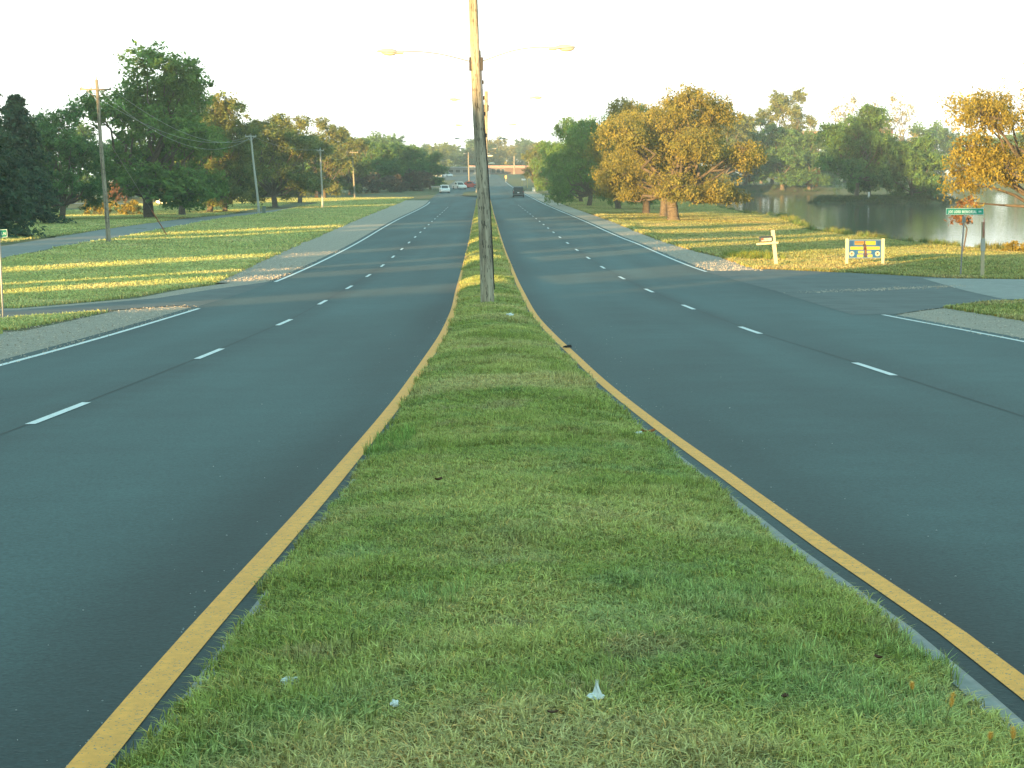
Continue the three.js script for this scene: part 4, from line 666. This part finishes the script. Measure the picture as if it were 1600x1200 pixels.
// ------------------------------------------------------------------ vehicles
function vehicle(name, label, cat, x, d, turn, L, Wd, H, colour, o = {}) { // nose towards local +z
  const y = o.y ?? roadY(d) + 0.01, t = thing(name, label, cat, [x, y, -d], turn), paint = mat(colour, 0.35, { metalness: 0.1 }), R = o.r ?? 0.32, hb = o.deck ?? H * 0.58, suv = !!o.suv;
  const side = (pts) => { const s = new THREE.Shape(); pts.forEach((q, i) => (i ? s.lineTo(...q) : s.moveTo(...q))); s.closePath(); return s; };
  const ex = (s, w, bev) => { const g = new THREE.ExtrudeGeometry(s, { depth: w - 2 * bev, bevelEnabled: true, bevelSize: bev * 0.7, bevelThickness: bev, bevelSegments: 2 }); return g.translate(0, 0, -(w - 2 * bev) / 2).rotateY(-Math.PI / 2); };
  const l = L / 2;
  part('body', ex(side([[-l, 0.3], [-l + 0.03, hb * 0.78], [-l + 0.12, hb], [l * 0.38, hb], [l - 0.18, hb * 0.86], [l, hb * 0.62], [l, 0.3], [l - 0.25, 0.2], [-l + 0.25, 0.2]]), Wd, 0.07), paint, t);
  const cab = suv ? [[-l + 0.10, hb - 0.02], [-l + 0.24, H - 0.1], [-l + 0.5, H], [l * 0.12, H], [l * 0.42, hb - 0.02]] : [[-l + 0.45, hb - 0.02], [-l * 0.42, H - 0.03], [-l * 0.2, H], [l * 0.08, H - 0.02], [l * 0.46, hb - 0.02]];
  part('cabin', ex(side(cab), Wd * 0.84, 0.08), paint, t);
  const gl = M.glassDark, rearTop = suv ? -l + 0.22 : -l * 0.45, rearBot = suv ? -l + 0.115 : -l + 0.5, ry = (H - 0.12 + hb + 0.05) / 2, rl = Math.hypot(rearTop - rearBot, H - hb - 0.17);
  part('rear_window', put(new RoundedBoxGeometry(Wd * 0.68, rl * 0.94, 0.03, 2, 0.012), 0, ry, (rearTop + rearBot) / 2 - 0.03, Math.atan2(rearTop - rearBot, H - hb - 0.17), 0, 0), gl, t);
  part('windscreen', put(new RoundedBoxGeometry(Wd * 0.68, Math.hypot(l * 0.3, H - hb) * 0.86, 0.03, 2, 0.012), 0, (H + hb) / 2, (suv ? l * 0.28 : l * 0.28) + 0.035, -Math.atan2(l * 0.34, H - hb), 0, 0), gl, t);
  for (const s of [-1, 1]) part('side_window', box(0.03, (H - hb) * 0.6, L * (suv ? 0.44 : 0.3), s * (Wd * 0.42 + 0.012), (H + hb) / 2 + 0.01, suv ? -L * 0.09 : -L * 0.05, 0.01), gl, t);
  for (const s of [-1, 1]) for (const f of [-1, 1]) { const w = part('wheel', new THREE.CylinderGeometry(R, R, 0.22, 20).rotateZ(Math.PI / 2), M.rubber, t); w.position.set(s * (Wd / 2 - 0.1), R, f * L * 0.31); part('rim', new THREE.CylinderGeometry(R * 0.6, R * 0.6, 0.03, 14).rotateZ(Math.PI / 2).translate(s * 0.105, 0, 0), M.metal, w); }
  for (const s of [-1, 1]) { part('tail_light', box(suv ? 0.14 : 0.3, suv ? 0.34 : 0.13, 0.05, s * (Wd / 2 - (suv ? 0.12 : 0.22)), hb * 0.82, -l + 0.02, 0.015), mat([0.3, 0.02, 0.02], 0.3), t); part('headlight', box(0.34, 0.14, 0.06, s * (Wd / 2 - 0.28), hb * 0.72, l - 0.03, 0.015), mat([0.7, 0.7, 0.68], 0.15), t); part('mirror', box(0.16, 0.12, 0.1, s * (Wd / 2 + 0.05), hb + 0.08, l * 0.3, 0.03), paint, t); }
  part('rear_bumper', box(Wd * 0.94, 0.2, 0.14, 0, 0.42, -l - 0.01, 0.04), o.bumper ?? paint, t); part('front_bumper', box(Wd * 0.92, 0.2, 0.14, 0, 0.4, l + 0.0, 0.04), o.bumper ?? paint, t);
  part('number_plate', box(0.34, 0.16, 0.02, 0, suv ? hb * 0.76 : 0.62, -l - 0.02, 0.004), mat([0.7, 0.74, 0.76], 0.5), t); part('grille', box(Wd * 0.5, 0.14, 0.03, 0, hb * 0.6, l + 0.012, 0.01), M.dark, t);
  if (suv) { for (const s of [-1, 1]) part('roof_rail', box(0.04, 0.05, L * 0.42, s * Wd * 0.34, H + 0.035, -L * 0.08, 0.015), M.metal, t); part('rear_wiper', box(0.4, 0.015, 0.02, 0.08, hb + 0.09, -l + 0.07, 0.004), M.dark, t); }
  return t;
}
vehicle('sport_utility_car', 'dark green family car driving away in the right carriageway', 'car', 1.05, 360, Math.PI, 4.5, 1.86, 1.72, [0.022, 0.036, 0.034], { suv: true, deck: 1.0, r: 0.36, bumper: mat([0.09, 0.10, 0.10], 0.5) });
vehicle('saloon_car', 'white car coming towards the camera in the left carriageway', 'car', -12.6, 402, 0.1, 4.5, 1.75, 1.42, [0.72, 0.75, 0.74]);
vehicle('saloon_car', 'second white car behind the nearer oncoming white car', 'car', -10.9, 446, 0.35, 4.4, 1.75, 1.45, [0.75, 0.74, 0.68]);
vehicle('saloon_car', 'red car turning at the far crossing left of the street lamp', 'car', -8.6, 462, 1.0, 4.4, 1.72, 1.4, [0.42, 0.06, 0.04]);
vehicle('saloon_car', 'white car on the cross street below the grey building', 'car', -20.4, 680, 0.5, 4.5, 1.75, 1.45, [0.72, 0.74, 0.74]);
vehicle('saloon_car', 'white car parked in the street behind the big left trees', 'car', -48.0, 305, 1.45, 4.5, 1.75, 1.42, [0.72, 0.75, 0.78], { y: ground(-48, -305) });
// ------------------------------------------------------------------ far buildings
function slabs(name, label, x0, x1, d, y0, h, depth, wall, roof, roofH, wins, cat = 'building') {
  const w = x1 - x0, o = thing(name, label, cat, [(x0 + x1) / 2, y0, -d]);
  part('wall', box(w, h, depth, 0, h / 2 - 0.3, -depth / 2), wall, o); part('roof', box(w + 0.9, roofH, depth + 1.2, 0, h - 0.3 + roofH / 2 - 0.01, -depth / 2), roof, o);
  for (const [a, b, y, hh, m] of wins) { const f = part('window', box(b - a, hh, 0.1, (a + b) / 2, y, 0.02), M.greyPaint, o); part('pane', box(b - a - 0.16, hh - 0.16, 0.06, (a + b) / 2, y, 0.06), M.glassDark, f); }
  return o;
}
slabs('brick_store', 'long low brick store with a pale flat roof edge at the road end', -15.6, 6.6, 800, 3.9, 2.7, 9, M.brick, mat([0.36, 0.22, 0.19], 0.8), 0.9, [[-3.2, -1.6, 1.3, 1.6], [-1.3, 0.2, 1.3, 1.6], [0.5, 1.7, 1.3, 1.6], [-6.5, -4, 1.3, 1.5]]);
slabs('grey_shop', 'grey shop with a sloping light roof left of the far pole', -23.5, -12.8, 775, 3.7, 2.9, 9, mat([0.15, 0.19, 0.21], 0.8), mat([0.24, 0.31, 0.34], 0.7), 0.4, [[-4.6, -2.9, 1.4, 1.2], [-2.2, -0.4, 1.4, 1.2], [0.4, 2.2, 1.4, 1.2], [2.8, 4.6, 1.4, 1.2]]);
slabs('brick_house', 'small dull red building at the left end of the far crossing', -26.8, -23.9, 770, 3.6, 3.3, 7, mat([0.24, 0.13, 0.12], 0.9), mat([0.2, 0.13, 0.12], 0.9), 0.3, [[-0.8, 0.8, 1.6, 1]]);
slabs('brick_apartment_block', 'orange brick block showing between the thin trees across the pond', 104.5, 113, 640, 1.5, 16, 12, mat([0.36, 0.17, 0.11], 0.9), mat([0.3, 0.26, 0.24], 0.9), 0.6, [0, 1, 2, 3, 4].flatMap((k) => [-3, -1, 1, 3].map((q) => [q - 0.6, q + 0.6, 2 + k * 3, 1.5])));
slabs('brick_apartment_block', 'orange brick end wall left of the tall island tree, across the pond', 86.5, 90.5, 640, 1.5, 15.2, 12, mat([0.40, 0.19, 0.11], 0.9), mat([0.3, 0.26, 0.24], 0.9), 0.6, [0, 1, 2, 3].map((k) => [-0.8, 0.8, 2 + k * 3, 1.4]));
solo('low_wall', box(16, 1.0, 0.4, -19.6, 3.4, -700, 0.03), mat([0.26, 0.29, 0.27], 0.85), 'pale low wall in front of the grey shop', 'wall');
{ const o = thing('guardrail', 'pale guardrail with short posts along the grass below the purple bush', 'guardrail', [-20.5, roadY(436) + 0.05, -436]); part('rail', box(14, 0.28, 0.08, 0, 0.62, 0, 0.03), mat([0.5, 0.5, 0.46], 0.6), o); for (let i = -3; i <= 3; i++) part('post', box(0.14, 0.9, 0.12, i * 2.2, 0.25, -0.12), M.greyPaint, o); }
// small things at the far end
function stake(name, label, cat, x, d, h, w, ph, pc, post = M.greyPaint, posts = [0]) { const o = thing(name, label, cat, [x, ground(x, -d), -d]); for (const q of posts) part('post', box(0.09, h + 0.2, 0.09, q, h / 2 - 0.1, 0), post, o); part('panel', plateGeo(w, ph, 0.03).translate(0, h - ph / 2 + 0.05, 0.07), mat(pc, 0.5), o); return o; }
stake('road_sign', 'yellow upright road sign left of the oncoming white car', 'road sign', -14.6, 455, 2.3, 0.62, 1.15, [0.75, 0.62, 0.2]);
stake('road_sign', 'small white sign left of the yellow road sign', 'road sign', -16.1, 462, 2.2, 0.5, 0.45, [0.75, 0.8, 0.8]);
stake('road_sign', 'white sign on two yellow posts right of the road end', 'road sign', 2.5, 470, 1.9, 0.9, 0.35, [0.8, 0.82, 0.8], mat([0.55, 0.45, 0.15], 0.8), [-0.3, 0.9]);
stake('road_sign', 'small orange sign on the far grass below the store', 'road sign', -1.6, 560, 1.7, 0.5, 0.8, [0.75, 0.42, 0.16]);
{ const o = thing('traffic_barrel', 'orange traffic barrel standing left of the third power pole', 'traffic barrel', [-32.9, ground(-32.9, -362), -362]); part('barrel', new THREE.CylinderGeometry(0.26, 0.33, 1.15, 14).translate(0, 0.58, 0), mat([0.62, 0.22, 0.06], 0.6), o); for (const y of [0.45, 0.8]) part('stripe', new THREE.CylinderGeometry(0.300 - 0.05 * (y - 0.3), 0.318 - 0.05 * (y - 0.3), 0.12, 14, 1, true).translate(0, y, 0), mat([0.6, 0.5, 0.4], 0.5), o); }
{ const o = thing('utility_cabinet', 'small grey green cabinet at the foot of the second power pole', 'cabinet', [-27.2, ground(-27.2, -236), -236]); part('body', box(0.36, 0.9, 0.3, 0, 0.42, 0, 0.02), mat([0.16, 0.21, 0.18], 0.6), o); part('door', box(0.3, 0.74, 0.02, 0, 0.44, 0.155, 0.005), mat([0.18, 0.23, 0.2], 0.6), o); }
{ const o = thing('utility_box', 'white box on the grass right of the dark car', 'utility box', [4.2, ground(4.2, -418), -418]); part('body', box(0.6, 0.8, 0.5, 0, 0.38, 0, 0.04), mat([0.7, 0.7, 0.62], 0.6), o); part('lid', box(0.66, 0.08, 0.56, 0, 0.82, 0, 0.02), mat([0.6, 0.6, 0.54], 0.6), o); }
{ const o = thing('marker_post', 'white post standing on the island behind the tall tree', 'post', [57.2, ground(57.2, -345), -345]); part('post', new THREE.CylinderGeometry(0.14, 0.16, 1.1, 10).translate(0, 0.5, 0), mat([0.72, 0.76, 0.74], 0.6), o); part('cap', new THREE.SphereGeometry(0.17, 10, 6).scale(1, 0.5, 1).translate(0, 1.06, 0), mat([0.72, 0.76, 0.74], 0.6), o); }
{ const o = thing('marker_post', 'short pale wooden post under the spruces at the left', 'post', [-41.6, ground(-41.6, -186), -186]); part('post', new THREE.CylinderGeometry(0.1, 0.12, 1.4, 8).translate(0, 0.6, 0), mat([0.36, 0.36, 0.28], 0.9), o); part('cap', new THREE.CylinderGeometry(0.02, 0.11, 0.08, 8).translate(0, 1.34, 0), mat([0.36, 0.36, 0.28], 0.9), o); }
for (const [x, d, y, s, label] of [[-7.2, 640, 9.5, 0.75, 'left'], [-8.9, 652, 8.6, 0.7, 'middle'], [-6.9, 668, 7.4, 0.7, 'right']]) { const o = thing('street_lamp', `small far street lamp at the crossing, ${label} one of three`, 'street lamp', [x, roadY(d), -d], 0, 'street lamps at the far crossing'); part('pole', new THREE.CylinderGeometry(0.07, 0.1, y - roadY(d), 7).translate(0, (y - roadY(d)) / 2, 0), M.greyPaint, o); part('lamp_head', new THREE.SphereGeometry(1, 10, 6).scale(1.1, 0.3, 0.5).translate(0.6, y - roadY(d), 0), mat([0.72, 0.68, 0.5], 0.5), o); }
// ------------------------------------------------------------------ litter, seed heads and grit
function crumple(sx, sy, sz, k) { const g = mergeVertices(new THREE.IcosahedronGeometry(1, 2).deleteAttribute('uv').deleteAttribute('normal')), p = g.attributes.position; for (let i = 0; i < p.count; i++) { const f = 0.55 + 0.75 * hash(Math.round(p.getX(i) * 90), Math.round(p.getY(i) * 90), Math.round(p.getZ(i) * 90) + k); p.setXYZ(i, p.getX(i) * f * sx, Math.max(-0.3, p.getY(i)) * f * sy, p.getZ(i) * f * sz); } const n = g.toNonIndexed(); n.computeVertexNormals(); n.setAttribute('uv', new THREE.Float32BufferAttribute(new Array(n.attributes.position.count * 2).fill(0), 2)); return n; }
const paper = mat([0.70, 0.76, 0.75], 0.8);
const litter = (name, g, m, x, d, lift, label, cat, turn = 0) => { const o = solo(name, g, m, label, cat); o.position.set(x, medY(x, d) + lift, -d); o.rotation.y = turn; return o; };
{ const c = new THREE.ConeGeometry(0.024, 0.075, 7, 3, true), p = c.attributes.position; for (let i = 0; i < p.count; i++) p.setX(i, p.getX(i) + 0.006 * Math.sin(p.getY(i) * 160 + i)); c.computeVertexNormals(); litter('paper_scrap', flat([c, crumple(0.03, 0.012, 0.02, 4).translate(-0.006, -0.03, 0)]), paper, 0.325, 8.05, 0.075, 'upright crumpled white paper near the bottom edge', 'litter'); }
litter('paper_scrap', crumple(0.042, 0.022, 0.026, 11), paper, -0.92, 8.75, 0.045, 'crumpled white paper at the lower left of the grass', 'litter', 0.6);
litter('paper_scrap', crumple(0.024, 0.012, 0.02, 23), paper, -0.745, 8.55, 0.042, 'small flat white scrap just right of the lower left paper', 'litter', 1.9);
litter('paper_scrap', crumple(0.018, 0.017, 0.014, 37), paper, -0.45, 8.08, 0.05, 'tiny white scrap between the lower left and the upright paper', 'litter', 2.6);
litter('paper_scrap', crumple(0.05, 0.024, 0.035, 51), paper, 1.22, 20.5, 0.05, 'small white scrap beside an orange leaf on the right of the grass', 'litter', 0.2);
litter('paper_scrap', crumple(0.10, 0.04, 0.07, 67), paper, -0.04, 47.3, 0.07, 'white scrap on the grass in front of the nearest street lamp', 'litter', 0.9);
function leafGeo(s) { const g = new THREE.PlaneGeometry(s, s * 0.62, 6, 4), p = g.attributes.position; for (let i = 0; i < p.count; i++) { const u = p.getX(i) / s * 2, v = p.getY(i) / (s * 0.31); p.setXYZ(i, p.getX(i), p.getY(i) * Math.sqrt(Math.max(0.02, 1 - u * u)), s * (0.16 * v * v + 0.14 * u * u)); } g.rotateX(-Math.PI / 2); g.computeVertexNormals(); return g; }
const dry = new THREE.MeshStandardMaterial({ color: col(0.36, 0.13, 0.05), roughness: 0.9, side: THREE.DoubleSide }), brown = new THREE.MeshStandardMaterial({ color: col(0.09, 0.045, 0.025), roughness: 0.9, side: THREE.DoubleSide });
litter('fallen_leaf', leafGeo(0.14), dry, 1.33, 20.8, 0.06, 'orange fallen leaf on the right of the grass', 'leaf', 0.3);
litter('fallen_leaf', leafGeo(0.045), brown, 1.05, 8.1, 0.05, 'small brown fallen leaf right of the upright paper', 'leaf', 1.1);
litter('fallen_leaf', leafGeo(0.05), brown, 1.6, 9.2, 0.055, 'reddish brown fallen leaf below the right kerb', 'leaf', 2.2);
litter('fallen_leaf', leafGeo(0.04), brown, 0.15, 7.75, 0.05, 'dark fallen leaf at the bottom edge left of the middle', 'leaf', 0.1);
litter('fallen_leaf', leafGeo(0.08), brown, -0.55, 15.9, 0.06, 'dark fallen leaf left of the middle of the grass', 'leaf', 0.8);
{ const o = solo('rubber_scrap', flat([crumple(0.075, 0.03, 0.04, 81), crumple(0.045, 0.035, 0.035, 90).translate(0.05, 0, -0.07)]), M.rubber, 'black scrap of rubber on the right yellow line', 'litter'); o.position.set(0.98, roadYs(38.1) + 0.03, -38.1); }
const seedMat = mat([0.75, 0.46, 0.11], 0.9), stemMat = mat([0.20, 0.22, 0.07], 0.9);
function foxtail(x, d, h, head, lean, label) {
  const o = thing('foxtail_grass', label, 'grass stalk', [x, medY(x, d), -d]), tip = V(lean * h, h, 0.02), mid = V(lean * h * 0.3, h * 0.55, 0);
  part('stem', new THREE.TubeGeometry(new THREE.CatmullRomCurve3([V(0, -0.02, 0), mid, tip]), 10, 0.0022, 5), stemMat, o);
  const T = new Tri(), dir = V(lean * 0.9, 1, 0.05).normalize(), up = tip.clone().addScaledVector(dir, -head * 0.2);
  for (let i = 0; i < 170; i++) { const t = rnd(), c = up.clone().addScaledVector(dir, head * t), a = rr(0, 6.283), r = 0.0062 * Math.sqrt(Math.sin(Math.PI * clamp(t * 0.9 + 0.06))), n = V(Math.cos(a), 0.9, Math.sin(a)).normalize(), p = c.clone().add(V(Math.cos(a) * r, 0, Math.sin(a) * r)), q = p.clone().addScaledVector(n, rr(0.008, 0.014)), s = V(-Math.sin(a), 0, Math.cos(a)).multiplyScalar(0.0014); T.tri(p.clone().sub(s).toArray(), p.clone().add(s).toArray(), q.toArray()); }
  part('seed_core', tube(up, up.clone().addScaledVector(dir, head), 0.0045, 0.002, 7), seedMat, o); part('seed_head', T.geo(), new THREE.MeshStandardMaterial({ color: col(0.85, 0.55, 0.14), roughness: 0.9, side: THREE.DoubleSide }), o);
  const lf = new Tri(); lf.tri([0, h * 0.3, 0], [0.004, h * 0.33, 0], [lean * 0.2 + 0.05, h * 0.5, 0.02]); part('blade', lf.geo(), new THREE.MeshStandardMaterial({ color: col(0.22, 0.26, 0.07), roughness: 0.9, side: THREE.DoubleSide }), o); return o;
}
foxtail(1.62, 7.86, 0.135, 0.055, 0.14, 'tallest yellow foxtail stalk at the bottom right');
foxtail(1.83, 7.68, 0.085, 0.042, -0.02, 'foxtail stalk at the bottom right corner of the grass');
foxtail(1.74, 7.72, 0.05, 0.03, 0.25, 'short foxtail stalk between the two taller ones');
foxtail(1.60, 8.35, 0.10, 0.028, -0.15, 'small brown foxtail stalk behind the tallest one');
{ // loose grit swept along the kerbs
  const im = new THREE.InstancedMesh(crumple(1, 0.7, 1, 5), mat([0.36, 0.37, 0.36], 0.9), 500); const m = new THREE.Matrix4();
  for (let i = 0; i < 500; i++) { const d = 7.5 + 45 * Math.pow(rnd(), 1.8), l = rnd() < 0.5, out = Math.abs(gauss()) * (i % 4 ? 0.28 : 1.6), x = l ? yellowL(d) - out + 0.14 : yellowR(d) + out - 0.14, s = rr(0.002, 0.006) * (d > 25 ? 1.5 : 1); m.compose(V(x, roadYs(d) + s * 0.3, -d), new THREE.Quaternion().setFromEuler(new THREE.Euler(0, rr(0, 6), 0)), V(s, s, s)); im.setMatrixAt(i, m); }
  im.name = 'road_grit'; im.userData = { label: 'loose pale grit scattered on the asphalt beside the median', category: 'grit', kind: 'stuff' }; im.castShadow = im.receiveShadow = true; scene.add(im);
}

{ // loose stones along the shoulders and across the mouth of the side road
  const geo = crumple(1, 0.65, 1, 9), N = 5200, im = new THREE.InstancedMesh(geo, mat([1, 1, 1], 0.95), N), m = new THREE.Matrix4(), c = new THREE.Color();
  const near = [[-11.2, 20], [-10.6, 36], [-10.45, 43.4], [-10.75, 48.3], [-11.1, 52.5], [-11.0, 53.8], [-9.1, 59.5], [-8.4, 57.6], [-8.0, 40], [-7.8, 20]], right = [[9.2, 52.6], [10.6, 55.5], [12.3, 58.8], [12.0, 53.5], [12.2, 49.5], [12.6, 40], [12.8, 30], [9.9, 30]];
  let k = 0;
  while (k < N) {
    let x, d; const u = rnd();
    if (u < 0.36) { d = rr(32, 59); x = rr(-11.2, -7.8); if (sdf(near, x, d) > 0.05) continue; }
    else if (u < 0.56) { d = rr(36, 59); x = rr(9.2, 12.7); if (sdf(right, x, d) > 0.05) continue; }
    else if (u < 0.72) { d = 79 + 70 * rnd() * rnd(); x = lerp(lawnL(d) - 0.2, edgeL(d) - 0.1, rnd()); }
    else if (u < 0.88) { d = 91 + 70 * rnd() * rnd(); x = lerp(edgeR(d) + 0.15, lawnR(d) + 0.2, rnd()); }
    else { const t = rnd(); x = lerp(9.4, 15.6, t) + gauss() * 0.5; d = lerp(68.5, 74.5, t) + gauss() * 0.9; }
    const s = rr(0.006, 0.017) * (d > 70 ? 1.5 : 1), t = rr(0.34, 0.66); m.compose(V(x, roadYs(d) + s * 0.2, -d), new THREE.Quaternion().setFromEuler(new THREE.Euler(rr(-0.4, 0.4), rr(0, 6), 0)), V(s, s, s)); im.setMatrixAt(k, m); im.setColorAt(k, c.setRGB(t, t * 0.88, t * 0.72)); k++;
  }
  im.name = 'loose_gravel'; im.userData = { label: 'loose stones on the gravel shoulders and the side road mouth', category: 'gravel', kind: 'stuff' }; im.castShadow = im.receiveShadow = true; scene.add(im);
}
renderer.render(scene, camera);
